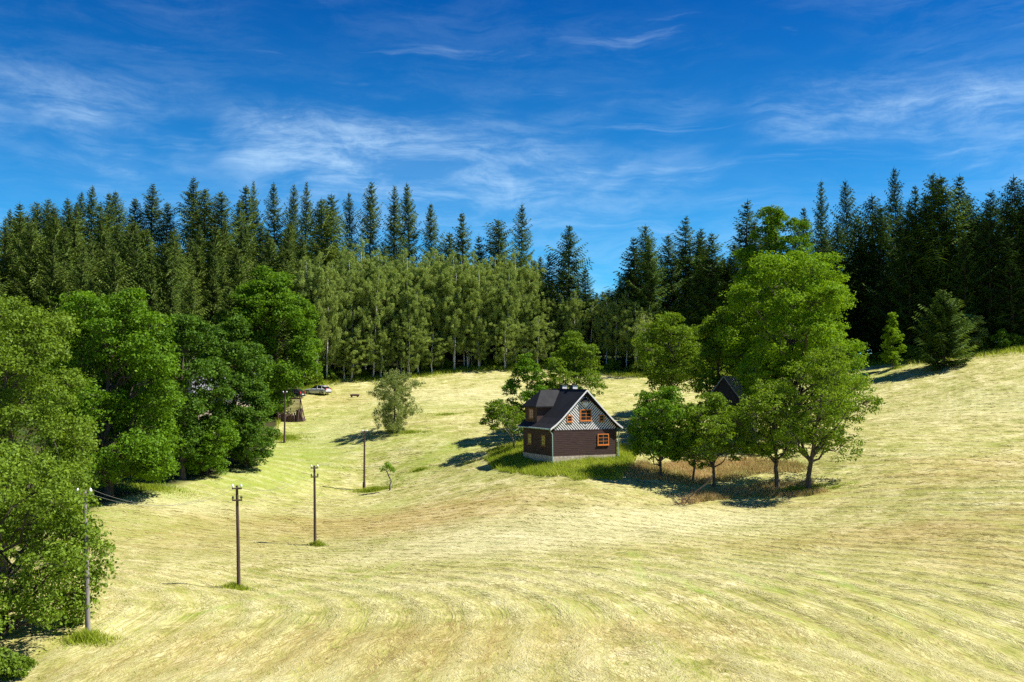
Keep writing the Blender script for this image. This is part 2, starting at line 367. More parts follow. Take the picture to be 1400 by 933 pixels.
c = n.mix(n.math('MULTIPLY', pa, .40), c, (.70, .64, .38))
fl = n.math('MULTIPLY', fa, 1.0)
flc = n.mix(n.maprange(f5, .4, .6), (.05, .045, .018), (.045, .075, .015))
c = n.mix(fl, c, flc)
hgt = n.math('ADD', n.math('MULTIPLY', f1, 1.0), n.math('ADD', n.math('MULTIPLY', f2, .55), n.math('MULTIPLY', f6, .12)))
hgt = n.math('ADD', hgt, n.math('MULTIPLY_ADD', f7, 1.0, n.math('MULTIPLY', ridge, .8)))
bmp = n.n('ShaderNodeBump', inp={'Strength': .8, 'Distance': .22, 'Height': hgt}).outputs[0]
d = n.n('ShaderNodeBsdfPrincipled', inp={'Base Color': c, 'Roughness': .95, 'Specular IOR Level': .1, 'Normal': bmp})
n.link(d.outputs[0], n.n('ShaderNodeOutputMaterial').inputs[0])
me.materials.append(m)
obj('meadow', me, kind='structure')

# hay wisps lying on the swaths
def hz_detail(x, y):
    nearm = np.exp(-((np.maximum(abs(x)-80, 0)/20)**2))
    return h(x, y) + nearm*.10*(swath(x, y)-.5)*(.4+.9*vnoise(x, y, 14, 62)) + nearm*(.22*(vnoise(x, y, 9, 1)-.5) + .16*(vnoise(x, y, 3.1, 2)-.5))
def scatter(rng, n_, falloff):
    """points on the mown ground; density thins out with distance"""
    D = rng.uniform(0, 1, n_); D = 30*(195/30)**(D**falloff); u = rng.uniform(-.56, .56, n_); return u*D, D
r = np.random.default_rng(11)
x, y = scatter(r, 170000, 1.1)
keep = (floor_mask(x, y) < .3) & (tracks(x, y) + r.normal(0, .1, len(x)) < .45) & (blob(green_b, x, y)*.8 < r.random(len(x))) & (vnoise(x, y, 1.7, 31)*.4+vnoise(x, y, 6, 32)*.2+swath(x, y)*.4 + r.normal(0, .12, len(x)) > .34)
x, y = x[keep], y[keep]
s0, t0 = flow(x, y); s1, t1 = flow(x+.2, y); s2, t2 = flow(x, y+.2)
gx, gy = (t1-t0)/.2, (t2-t0)/.2
ang = np.arctan2(gx, -gy) + r.normal(0, .32, len(x)) + 1.0*(vnoise(x, y, 1.8, 33)-.5)
ln = r.uniform(.28, .95, len(x)); wd = r.uniform(.008, .022, len(x)) * np.clip(y/55, .9, 2.4)
dx, dy = np.cos(ang), np.sin(ang); z = hz_detail(x, y)
rows = []
for kk, zz in ((-1, -.03), (0, 1), (1, -.03)):
    cxp = x + dx*ln*kk/2; cyp = y + dy*ln*kk/2
    zc = hz_detail(cxp, cyp) + np.where(zz > 0, r.uniform(.006, .03, len(x))*np.clip(y/70, .6, 1.5), .002)
    for sgn in (-1, 1):
        rows.append(np.stack([cxp - sgn*dy*wd, cyp + sgn*dx*wd, zc], -1))
V = np.stack(rows, 1).reshape(-1, 3); b = np.arange(len(x))[:, None]*6
Fq = np.concatenate([b+np.array([0, 1, 3, 2]), b+np.array([2, 3, 5, 4])])
fs_, ft_ = flow(x, y); tn = np.clip(r.normal(.55, .09, len(x)) + .22*(vnoise(fs_, ft_*2.6, 1.1, 35)-.5) + .28*(vnoise(fs_, ft_*2.4, .5, 36)-.5) + .30*(vnoise(x, y, 5, 34)-.5) + .34*(swath(x, y)-.5) - .34*blob(brown_b, x, y) + .26*blob(pale_b, x, y), 0, 1)
obj('mown_hay', mesh_of('mown_hay', [(V, Fq, 0, np.concatenate([tn, tn]))], [M['hay']]), kind='stuff', label='pale mown hay lying in streaks over the meadow')

# ------------------------------------------------------------------ tall grass patches
def blades(r, x, y, hh, wd, tone, lean=.35, base=None):
    n_ = len(x); z = hz_detail(x, y)-.03 if base is None else base
    a = r.uniform(0, 2*PI, n_); ca, sa = np.cos(a)*wd, np.sin(a)*wd
    H_ = hh*r.uniform(.55, 1.15, n_); lx = r.normal(-.12, lean, n_)*H_; ly = r.normal(0, lean, n_)*H_
    V = np.stack([np.stack([x-ca, y-sa, z], -1), np.stack([x+ca, y+sa, z], -1), np.stack([x+lx, y+ly, z+H_], -1)], 1).reshape(-1, 3)
    return (V, np.arange(n_*3).reshape(-1, 3), 0, np.clip(tone + r.normal(0, .17, n_), 0, 1))
def inpoly(x, y, poly):
    c = np.zeros(len(x), bool); n_ = len(poly)
    for i in range(n_):
        (x0, y0), (x1, y1) = poly[i], poly[(i+1) % n_]
        k = ((y0 > y) != (y1 > y)) & (x < (x1-x0)*(y-y0)/(y1-y0+1e-12)+x0); c ^= k
    return c
def patch(r, pix, n_, hh, wd, tone):
    poly = [tuple(hit(*p)[:2]) for p in pix]; P_ = np.array(poly)
    x = r.uniform(P_[:, 0].min(), P_[:, 0].max(), n_); y = r.uniform(P_[:, 1].min(), P_[:, 1].max(), n_)
    jx = x + 1.2*(vnoise(x, y, 1.3, 41)-.5); jy = y + 1.2*(vnoise(x, y, 1.3, 42)-.5)
    k = inpoly(jx, jy, poly); x, y = x[k], y[k]
    hv = hh*(.6+.8*vnoise(x, y, 1.6, 43)); tv = tone + .4*(vnoise(x, y, 2.2, 44)-.5)
    return blades(r, x, y, hv, wd, tv)
HC = (P(757, 633, 108)+P(843, 629, 110.0))/2          # foot of the gable, centre
HR = math.radians(25)
r = np.random.default_rng(21)
g1 = [patch(r, [(663, 632), (668, 618), (700, 607), (730, 600), (760, 600), (850, 610), (872, 622), (866, 648), (842, 657), (790, 658), (735, 650), (690, 646)], 46000, .50, .035, .52)]
obj('tall_grass', mesh_of('tall_grass', g1, [M['grass']]), kind='stuff', label='tall unmown green grass around the dark cottage')
g2 = [patch(r, [(852, 650), (862, 636), (900, 632), (960, 628), (1040, 630), (1080, 634), (1110, 642), (1095, 648), (1050, 650), (1000, 657), (960, 664), (920, 660), (880, 655)], 20000, .55, .03, .5),
      patch(r, [(930, 684), (950, 672), (1010, 668), (1060, 660), (1110, 662), (1140, 672), (1060, 680), (1000, 682), (960, 688), (925, 692)], 13000, .5, .03, .55)]
obj('dry_grass', mesh_of('dry_grass', g2, [M['drygrass']]), kind='stuff', label='tawny dry grass under the fruit trees')
tufts = []
for (px, py, rx, ry, nn, hh) in [(323, 806, 1.1, .8, 900, .5), (434, 746, .95, .6, 700, .45), (510, 672, 3.0, 1.0, 1900, .5), (388, 600, 5, 4, 4500, .35), (120, 876, 1.6, 1.2, 1200, .5), (573, 644, 1.7, .6, 700, .35),
                             (560, 592, 3.6, 1.6, 1500, .35), (1085, 674, 4.5, 1.2, 3500, .45), (640, 634, 2.5, 1.2, 500, .2), (610, 566, 6, 2, 1200, .25), (1140, 668, 4, 1.2, 700, .2), (1225, 505, 3, 2, 900, .35), (210, 668, 6, 4, 3500, .35)]:
    c = hit(px, py); a = r.uniform(0, 2*PI, nn); q_ = abs(r.normal(0, .52, nn))
    x = c[0]+np.cos(a)*q_*rx*(1+.5*vnoise(a*3, a*0+px, 1, 3)); y = c[1]+np.sin(a)*q_*ry
    y = y+.35*(x-c[0])*(-1 if px < 600 else .3)*.4; tufts.append(blades(r, x, y, hh*np.clip(1.25-q_, .35, 1.2), .028, .50+.35*(vnoise(x, y, .9, 71)-.5)))
# scattered weeds and uncut wisps all over the mown ground
x, y = scatter(r, 420, 1.0); k = (floor_mask(x, y) < .2); x, y = x[k], y[k]; x = np.repeat(x, 9)+r.normal(0, .12, len(x)*9); y = np.repeat(y, 9)+r.normal(0, .09, len(y)*9)
tufts.append(blades(r, x, y, np.repeat(r.uniform(.08, .24, len(x)//9), 9), .02, np.repeat(r.uniform(.2, .9, len(x)//9), 9)))
# fringe of uncut grass and low growth along the wood's edge
n_ = 26000; pxx = r.uniform(380, 1420, n_); e = np.interp(pxx, ex, ey) + r.normal(.5, 1.7, n_); x = (pxx-CX)/F*e
tufts.append(blades(r, x, e, .7, .05, .25+.5*vnoise(x, e, 5, 51)))
obj('grass_tufts', mesh_of('grass_tufts', tufts, [M['grass']]), kind='stuff', label='green grass tufts left standing at poles and along the wood')

# ------------------------------------------------------------------ trees
def leaf_quads(r, C, R, k, size, up=.5, jit=.7, fill=.75, upper=.35, droop=0.0, aspect=.62):
    """k leaves around each clump centre C with radii R"""
    n_ = len(C)*k; Ci = np.repeat(C, k, 0); Ri = np.repeat(R, k, 0)
    d = unit(r.normal(0, 1, (n_, 3))); flip = (d[:, 2] < 0) & (r.random(n_) < upper); d[flip, 2] *= -1
    rad = fill + (1.05-fill)*r.random(n_); rad = np.where(r.random(n_) < .3, rad*r.random(n_)**.5, rad)
    pos = Ci + d*Ri*rad[:, None]
    nn = unit(d*.8 + np.array([0, 0, up]) + r.normal(0, jit, (n_, 3)))
    t = unit(np.cross(nn, r.normal(0, 1, (n_, 3)))); t[:, 2] -= droop; t = unit(t); b = np.cross(nn, t)
    s = size*r.uniform(.6, 1.35, n_)[:, None]
    V = np.stack([pos-t*s*.5, pos+b*s*.5*aspect, pos+t*s*.5, pos-b*s*.5*aspect], 1).reshape(-1, 3)
    tone = np.clip(.5 + r.normal(0, .16, n_) + np.repeat(r.normal(0, .13, len(C)), k), 0, 1)
    return (V, np.arange(n_*4).reshape(-1, 4), 0, tone)
def bent(r, a, b, n_=5, amp=.08, sag=0.0):
    a, b = np.array(a, float), np.array(b, float); L = np.linalg.norm(b-a); t = np.linspace(0, 1, n_)[:, None]
    p = a+(b-a)*t; p[1:-1] += r.normal(0, amp*L/2, (n_-2, 3)); p[:, 2] += sag*L*np.sin(t[:, 0]*PI); return p
def broadleaf(name, seed, H, cb, R, lobes, clumps, per, size, mat, bark, shape='round', trunk_r=.3, crad=.30, flat=.55, lean=(0, 0), lobe_r=.36, fork=False, sq=1.0, dead=0, core=.72, jit=.7, clr=1.0, low=.8):
    """trunk with limbs reaching each lobe of the crown; leaves sit in flattened clumps over the lobes"""
    r = np.random.default_rng(seed)
    prof = {'dome': lambda t: np.clip((1-np.abs(2*t-.88)**2.7/1.5), .03, 1)**(1/2.7), 'round': lambda t: np.sqrt(np.clip(1-(2*t-.95)**2/1.12, .02, 1)), 'egg': lambda t: np.clip(np.sin(PI*np.clip(t*.93+.05, 0, 1)**.72), .08, 1), 'cone': lambda t: np.clip((1-t)**.75*1.05, .08, 1)*np.clip(.45+3*t, 0, 1),
            'wide': lambda t: np.clip(np.sqrt(np.clip(1-(1.5*t-.45)**2, .02, 1)), .1, 1)}[shape]
    z0 = H*cb; hc = H-z0; Rl = R*lobe_r
    ctr, rad = [], []
    for i in range(lobes):
        t = (i+.5)/lobes; az_ = i*2.39996 + r.normal(0, .35); pr = prof(t)
        inner = (r.random() < .18)
        rr = R*pr*core*(r.uniform(.1, .5) if inner else r.uniform(.82, 1.08))
        lr = Rl*r.uniform(.75, 1.2)*(.62+.38*pr)
        zt = z0+Rl*low*.6+(hc-Rl*(low*.6+.72))*t
        ctr.append([rr*math.cos(az_)+lean[0]*t*R, rr*math.sin(az_)*sq+lean[1]*t*R, zt+r.normal(0, .03*hc)]); rad.append(lr)
    ctr = np.array(ctr); rad = np.array(rad)
    C, RR, T = [], [], []
    for c, lr in zip(ctr, rad):
        k = max(4, int(clumps*(lr/Rl)**1.6)); d = unit(r.normal(0, 1, (k, 3)) + unit(c-np.array([0, 0, z0+hc*.4]))*.55 + np.array([0, 0, .35]))
        q_ = r.uniform(.72, 1.12, k)[:, None]
        cc = c + d*lr*q_*np.array([1, 1, .85]); C.append(cc)
        cr = R*crad*.34*clr*r.uniform(.65, 1.35, k)[:, None]; RR.append(cr*np.array([1, 1, flat])); 
        for j in range(k):
            if r.random() < .55: T.append((c, cc[j]))
    C = np.concatenate(C); RR = np.concatenate(RR)
    crown = [leaf_quads(r, C, RR, per, size, jit=jit)]
    # a thin scatter of leaves inside so the crown is not hollow
    crown.append(leaf_quads(r, ctr, np.stack([rad, rad, rad*.85], -1), max(10, int(per*clumps*.10)), size, fill=.2, jit=.9))
    wood = []
    top = np.array([lean[0]*R*.6, lean[1]*R*.6, z0+hc*.82])
    tp = bent(r, (0, 0, -.6), top, 9, .03); tp[0] = (0, 0, -.6); tp[1, :2] *= .3
    tr = trunk_r*np.linspace(1, .16, 9)**.9; tr[0] = trunk_r*1.35
    wood.append(tube(tp, tr, 8))
    if fork:
        fp = tp[2]; f2 = bent(r, fp, fp + np.array([-R*.35, .2, hc*.42]), 6, .12); wood.append(tube(f2, trunk_r*np.linspace(.65, .2, 6), 7))
    for c, lr in zip(ctr, rad):
        zb = min(max(z0*.75, c[2]-np.linalg.norm(c[:2])*.9), tp[-1, 2]*.96); zb = max(zb, z0*.7)
        a = np.array([np.interp(zb, tp[:, 2], tp[:, 0]), np.interp(zb, tp[:, 2], tp[:, 1]), zb])
        rb = np.interp(zb, tp[:, 2], tr)
        wood.append(tube(bent(r, a, c, 6, .12, .05), np.linspace(min(rb*.6, .16*trunk_r*3), .025, 6), 5))
    for a, b in T: wood.append(tube(bent(r, a, b, 3, .12), [.035, .02, .008], 4))
    for i in range(dead):
        a = ctr[r.integers(len(ctr))]; b = a + unit(r.normal(0, 1, 3)+np.array([0, 0, .4]))*R*.5; wood.append(tube(bent(r, a, b, 5, .15), [.05, .04, .03, .02, .006], 4, 0))
    return mesh_of(name+'_trunk', wood, [bark]), mesh_of(name+'_crown', crown, [mat])
def spruce(name, seed, H, R, cb, mat, dens=1.0, droop=.22, power=.85, twigs=8):
    r = np.random.default_rng(seed); wood = []; Vs = []; tn = []
    tp = np.array([(0, 0, -.8), (0, 0, H*.3), (r.normal(0, .1), r.normal(0, .1), H*.6), (r.normal(0, .08), 0, H*.85), (0, 0, H)])
    wood.append(tube(tp, [H*.014+.06, H*.011, H*.007, H*.003, .015], 7))
    z = H*cb; lv = []
    pa, pb, pc = r.uniform(0, 6, 3)
    def lob(t, a): return 1+.20*math.sin(a*2+t*13+pa)+.14*math.sin(a*3-t*29+pb)+.10*math.sin(t*41+pc)
    while z < H*.985:
        t = (z-H*cb)/(H*(1-cb)); k = r.integers(4, 7) if t < .85 else 4
        a0 = r.uniform(0, 2*PI)
        for j in range(k):
            a = a0+j*2*PI/k+r.normal(0, .2)
            L = R*(1-math.exp(-(H-z)*power*.16))*r.uniform(.55, 1.2)*lob(t, a0+j*2*PI/k)+.18
            L *= np.clip(.5+t*6, 0, 1)
            if r.random() < .04: L *= 1.25
            lv.append((z+r.normal(0, .12), a, L, t))
        z += (.34+.30*(1-t))*r.uniform(.75, 1.25)/dens
    bt = r.normal(0, 1, 999)
    for (z, a, L, t) in lv:
        ca, sa = math.cos(a), math.sin(a); n_ = max(3, int(twigs*L/R+3)); up0 = .35*t+.02
        u = np.linspace(.12, 1, n_)
        zz = z + L*(up0*u - droop*(1-t*.7)*np.sin(u*PI*.62)*1.2 + .16*u**3)
        bx, by = ca*L*u, sa*L*u
        wood.append(tube(np.array([(0, 0, z), (bx[n_//2], by[n_//2], zz[n_//2]), (bx[-1], by[-1], zz[-1])]), [.035, .02, .006], 3))
        tone0 = .42 + r.normal(0, .15)
        for side in (-1, 1, 0):
            m_ = n_ if side else max(3, n_)
            if side:
                w_ = L*(.34*(1-u*.66)+.08)*r.uniform(.7, 1.3, n_)+.14
                ox = np.stack([-sa*side*w_*.85+ca*w_*.5, ca*side*w_*.85+sa*w_*.5, -w_*r.uniform(.15, .55, n_)], -1)
            else:
                w_ = r.uniform(.25, .55, n_)*(.5+.5*min(1, L/1.5)); ox = np.stack([ca*w_*.45, sa*w_*.45, -w_*.75], -1)
            p = np.stack([bx, by, zz], -1); wdt = r.uniform(.09, .17, n_)*(.6+.4*min(1., L))
            ax = np.array([ca, sa, .1]) if side else np.array([-sa, ca, 0.])
            c1 = p+ox*.45+ax*wdt[:, None]; c2 = p+ox*.45-ax*wdt[:, None]; c1[:, 2] += r.normal(0, .04, n_)
            q4 = np.stack([p, c1, p+ox, c2], 1); Vs.append(q4.reshape(-1, 3))
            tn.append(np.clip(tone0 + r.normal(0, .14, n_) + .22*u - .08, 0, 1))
        tip = np.array([bx[-1], by[-1], zz[-1]]); e_ = np.array([ca, sa, .35])*.22
        Vs.append(np.stack([tip-e_, tip+np.array([-sa, ca, 0])*.07, tip+e_, tip-np.array([-sa, ca, 0])*.07])); tn.append([min(1, tone0+.3)])
    Vs.append(np.array([(-.05, 0, H-.5), (0, .05, H-.1), (.02, 0, H+.4), (0, -.05, H-.1)])); tn.append([.5])
    V = np.concatenate(Vs)
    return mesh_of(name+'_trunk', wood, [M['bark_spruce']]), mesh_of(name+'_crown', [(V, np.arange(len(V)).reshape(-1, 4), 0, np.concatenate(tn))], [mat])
def birch(name, seed, H, R, cb, leaves=38000, size=.22, mat=None, bark=None):
    r = np.random.default_rng(seed); wood = []; C, RR = [], []
    tp = bent(r, (0, 0, -.6), (r.normal(0, .6), r.normal(0, .6), H*.93), 9, .008)
    tr = np.linspace(.19, .035, 9); wood.append(tube(tp, tr, 7))
    nb = 40
    for i in range(nb):
        t = (i+.5)/nb; zb = H*(cb-.08+(.93-cb)*t*.97); a = i*2.4+r.normal(0, .4)
        pr = min(1, (.45+1.6*t))*math.sqrt(max(.14, 1-max(0, (t-.5)/.56)**3))
        L = R*pr*r.uniform(.7, 1.15)+.3
        o = np.array([np.interp(zb, tp[:, 2], tp[:, 0]), np.interp(zb, tp[:, 2], tp[:, 1]), zb])
        e_ = o+np.array([math.cos(a)*L, math.sin(a)*L, L*r.uniform(.4, 1.0)*(1-.55*t)]); br = bent(r, o, e_, 5, .08, .05)
        wood.append(tube(br, np.linspace(.035*(1-t)+.012, .006, 5), 4, 1))
        for kk in range(9):
            f_ = r.uniform(.25, 1.08); p = o+(e_-o)*f_+r.normal(0, .28, 3); ln = r.uniform(.45, 1.15)*(1.1-.5*t)*(.7 if H < 12 else 1)
            C.append(p+np.array([0, 0, -ln*.55])); RR.append([r.uniform(.28, .55), r.uniform(.28, .55), ln])
    for kk in range(22):
        zt = H*(.72+.245*kk/22); C.append([np.interp(zt, tp[:, 2], tp[:, 0])+r.normal(0, 1.25*(1-(kk/24)**3)), np.interp(zt, tp[:, 2], tp[:, 1])+r.normal(0, 1.25*(1-(kk/24)**3)), zt]); RR.append([.38, .38, .6])
    C = np.array(C); RR = np.array(RR); C[:, 2] = np.minimum(C[:, 2], H-RR[:, 2]*.9)
    crown = [leaf_quads(r, C, RR, leaves//len(C), size, up=.1, jit=.8, fill=.35, upper=.1, droop=.9, aspect=.5)]
    return mesh_of(name+'_trunk', wood, [bark or M['bark_birch'], M['bark']]), mesh_of(name+'_crown', crown, [mat or M['birch']])
def plant(name, label, cat, loc, meshes, rz=0, group=None, scale=(1, 1, 1)):
    t = thing(name, label, cat, loc, rz, group, None, scale)
    obj('trunk', meshes[0], t); obj('crown', meshes[1], t); return t
def topz(px, py, D): return P(px, py, D)[2]
def tree_at(name, label, px, D, top, R, cb, mat, bark='bark', seed=1, group=None, H=None, dx=0, **kw):
    g = ground(px, D); H = H or topz(px, top, D)-g[2]
    return plant(name, label, 'tree', g, broadleaf(name, seed, H, cb, R, mat=M[mat], bark=M[bark], **kw), 0, group)

# left grove
tree_at('alder_tree', 'near bushy tree in the lower left corner, its drooping branches reaching over the grey pole', -10, 50, 606, 5.0, .02, 'alder', seed=3, lobes=48, clumps=22, per=58, size=.18, trunk_r=.26, crad=.36, flat=.7, lobe_r=.27, core=.8, shape='dome')
tree_at('alder_tree', 'tall light green tree at the left edge rising behind the near bushy tree', 10, 68, 398, 5.6, .10, 'alder', seed=4, lobes=66, clumps=24, per=46, size=.20, trunk_r=.3, crad=.36, flat=.6, lobe_r=.22, shape='round', core=.82)
tree_at('maple_tree', 'broad bright green maple in the left grove, its lowest boughs over the meadow edge', 152, 99, 400, 7.0, .07, 'maple', seed=5, lobes=72, clumps=28, per=42, size=.28, trunk_r=.4, crad=.38, flat=.45, lobe_r=.25, shape='dome', core=.72)
tree_at('maple_tree', 'dark maple with a visible straight trunk between the bright maple and the round lime', 252, 110, 424, 4.6, .12, 'darkleaf', seed=6, lobes=32, clumps=34, per=42, size=.28, trunk_r=.35, crad=.42, flat=.5, lobe_r=.34, shape='round', core=.72)
tree_at('ash_tree', 'dark bluish green ash in the grove, in front of the round bright lime', 322, 122, 436, 4.4, .12, 'darkleaf', seed=7, lobes=32, clumps=34, per=42, size=.28, trunk_r=.3, crad=.42, flat=.6, lobe_r=.34, shape='round')
tree_at('lime_tree', 'large round bright green lime tree beside the parked cars', 365, 152, 371, 7.3, .10, 'maple', seed=8, lobes=76, clumps=28, per=42, size=.34, trunk_r=.42, crad=.38, flat=.42, lobe_r=.25, shape='round', core=.80)
tree_at('hazel_bush', 'low dark green bushy tree at the foot of the ash at the meadow edge', 338, 119, 555, 3.6, .04, 'darkleaf', seed=9, lobes=16, clumps=26, per=40, size=.25, trunk_r=.14, crad=.42, flat=.6, lobe_r=.40)
tree_at('hazel_bush', 'low green bushy tree below the dark maple in the left grove', 285, 113, 565, 3.6, .04, 'maple', seed=10, lobes=16, clumps=26, per=40, size=.25, trunk_r=.14, crad=.42, flat=.6, lobe_r=.40)
g = hit(6, 929)
plant('shrub', 'leafy low bush in the bottom left corner below the near tree', 'bush', g, broadleaf('shrub', 2, 1.1, .05, 1.1, mat=M['alder'], bark=M['bark'], lobes=9, clumps=18, per=40, size=.15, trunk_r=.05, crad=.5, flat=.7, lobe_r=.44))
# orchard right of the cottage
tree_at('maple_tree', 'tallest bright yellow green maple with a domed crown, behind the orchard right of the cottage', 1083, 120, 343, 8.3, .10, 'lime', seed=11, lobes=80, clumps=26, per=44, size=.28, trunk_r=.45, crad=.34, flat=.42, lobe_r=.21, shape='dome', core=.80, dead=3)
tree_at('lime_tree', 'yellow green tree top showing above the domed maple, against the dark spruces', 1062, 142, 284, 5.6, .25, 'maple', seed=12, lobes=30, clumps=34, per=40, size=.31, trunk_r=.4, crad=.38, flat=.5, lobe_r=.33, shape='dome')
tree_at('maple_tree', 'dark green tree on the shaded left side of the domed maple', 985, 126, 415, 4.6, .12, 'fruit', seed=13, lobes=24, clumps=28, per=40, size=.27, trunk_r=.25, crad=.36, flat=.5, lobe_r=.35, shape='egg', dead=5)
g = hit(1105, 671)
def fruit(name, label, px, py, top, R, cb, seed, mat='fruit', bark='bark', **kw):
    g = hit(px, py); H = topz(px, top, g[1])-g[2]
    return plant(name, label, 'tree', g, broadleaf(name, seed, H, cb, R, mat=M[mat], bark=M[bark], **kw))
fruit('fruit_tree', 'rightmost orchard tree with a forked dark trunk and wide spreading crown', 1105, 671, 468, 5.6, .26, 14, lobes=30, clumps=23, per=36, size=.21, trunk_r=.27, crad=.31, flat=.5, lobe_r=.29, lean=(.45, 0), fork=True, shape='wide', low=.5)
fruit('fruit_tree', 'orchard tree with one straight dark trunk, left of the forked tree', 1063, 669, 520, 4.0, .30, 15, lobes=18, clumps=19, per=36, size=.21, trunk_r=.25, crad=.36, flat=.55, lobe_r=.38, lean=(-.2, 0), shape='wide', low=.5)
fruit('apple_tree', 'small orchard tree with a pale split leaning trunk beside the fallen bough', 975, 667, 532, 3.7, .27, 16, lobes=17, clumps=21, per=38, size=.21, trunk_r=.17, crad=.38, flat=.55, lobe_r=.38, fork=True, shape='wide', low=.5)
fruit('apple_tree', 'small orchard tree with a thin pale trunk, just left of the split trunk', 947, 662, 548, 3.0, .27, 17, lobes=13, clumps=20, per=38, size=.21, trunk_r=.13, crad=.40, flat=.55, lobe_r=.40, shape='wide', low=.5)
fruit('plum_tree', 'dense green tree standing close to the right wall of the cottage', 903, 655, 526, 3.5, .16, 18, mat='maple', lobes=20, clumps=28, per=42, size=.22, trunk_r=.15, crad=.38, flat=.6, lobe_r=.38, low=.5)
tree_at('apple_tree', 'multi stemmed green tree in the hayfield behind the cottage, left of the shed', 917, 134, 428, 5.0, .30, 'fruit', seed=19, lobes=24, clumps=30, per=42, size=.24, trunk_r=.26, crad=.36, flat=.5, lobe_r=.36, fork=True, shape='wide', low=.5)
tree_at('ash_tree', 'leafy green tree rising right behind the cottage roof', 783, 130, 450, 4.6, .16, 'fruit', seed=20, lobes=26, clumps=30, per=40, size=.23, trunk_r=.2, crad=.36, flat=.5, lobe_r=.34, shape='egg')
tree_at('ash_tree', 'brighter green tree behind the left end of the cottage', 720, 126, 482, 3.2, .12, 'maple', seed=22, lobes=20, clumps=26, per=38, size=.23, trunk_r=.15, crad=.38, flat=.5, lobe_r=.38, shape='egg')
fruit('apple_tree', 'small leaning apple tree in front of the left end of the cottage', 703, 617, 546, 3.0, .36, 23, lobes=14, clumps=22, per=34, size=.20, trunk_r=.13, crad=.38, flat=.5, lobe_r=.36, lean=(-.6, 0), fork=True, shape='wide', low=.5, bark='bark_grey')
fruit('young_tree', 'young bright green conical tree on the right meadow edge', 1221, 506, 429, 2.1, .10, 24, mat='lime', lobes=16, clumps=20, per=34, size=.22, trunk_r=.09, crad=.48, flat=.6, lobe_r=.44, shape='cone')
g = hit(538, 593); plant('willow_tree', 'lone grey green tree standing in the meadow above the pole', 'tree', g, birch('willow_tree', 25, topz(538, 504, g[1])-g[2], 3.0, .08, 34000, .17, M['willow'], M['bark']))
tree_at('shrub', 'pale green shrub at the forest edge right of the young spruce', 1326, 158, 428, 2.4, .06, 'birch', seed=26, lobes=12, clumps=20, per=32, size=.25, trunk_r=.08, crad=.48, flat=.7, lobe_r=.44)
tree_at('shrub', 'small light green shrub at the forest edge near the right border', 1368, 155, 450, 1.6, .06, 'maple', seed=27, lobes=9, clumps=16, per=30, size=.22, trunk_r=.06, crad=.5, flat=.7, lobe_r=.46)
tree_at('shrub', 'low green shrub behind the orchard, half hidden by the straight trunk', 1040, 112, 606, 1.6, .04, 'lime', seed=28, lobes=9, clumps=16, per=30, size=.2, trunk_r=.06, crad=.5, flat=.7, lobe_r=.46)
for i, (px, D, tp_, R_, lb) in enumerate([(885, 176, 425, 2.4, 'pale thin birch shrub behind the multi stemmed tree'),]):
    g = ground(px, D); plant('birch_tree', lb, 'tree', g, birch('slender', 60+i, topz(px, tp_, D)-g[2], R_, .2, 6000), 0)
# sapling beside the pole
g = hit(533, 672); r = np.random.default_rng(29)
st_ = np.array([(0, 0, -.3), (.02, 0, .7), (.16, 0, 1.15), (-.12, 0, 1.7), (-.35, 0, 2.25)])
cr = leaf_quads(r, np.array([(-.55, 0, 2.7), (-.1, .1, 2.85), (.2, -.1, 2.65), (-.95, 0, 2.45), (-.3, .1, 3.1), (.35, 0, 2.35)]), np.full((6, 3), .34)*np.array([1.1, 1, .8]), 120, .15, jit=.8)
br = [tube(st_, [.13, .10, .085, .07, .05], 7)] + [tube(bent(r, st_[-1], e_, 3, .1), [.04, .025, .01], 4) for e_ in [(-.9, 0, 2.5), (.2, 0, 2.7), (-.4, .1, 3.1)]]
plant('sapling', 'small crooked sapling with a pale trunk beside the middle pole', 'tree', g, (mesh_of('sapling_trunk', br, [M['bark_grey']]), mesh_of('sapling_crown', [cr], [M['lime']])))

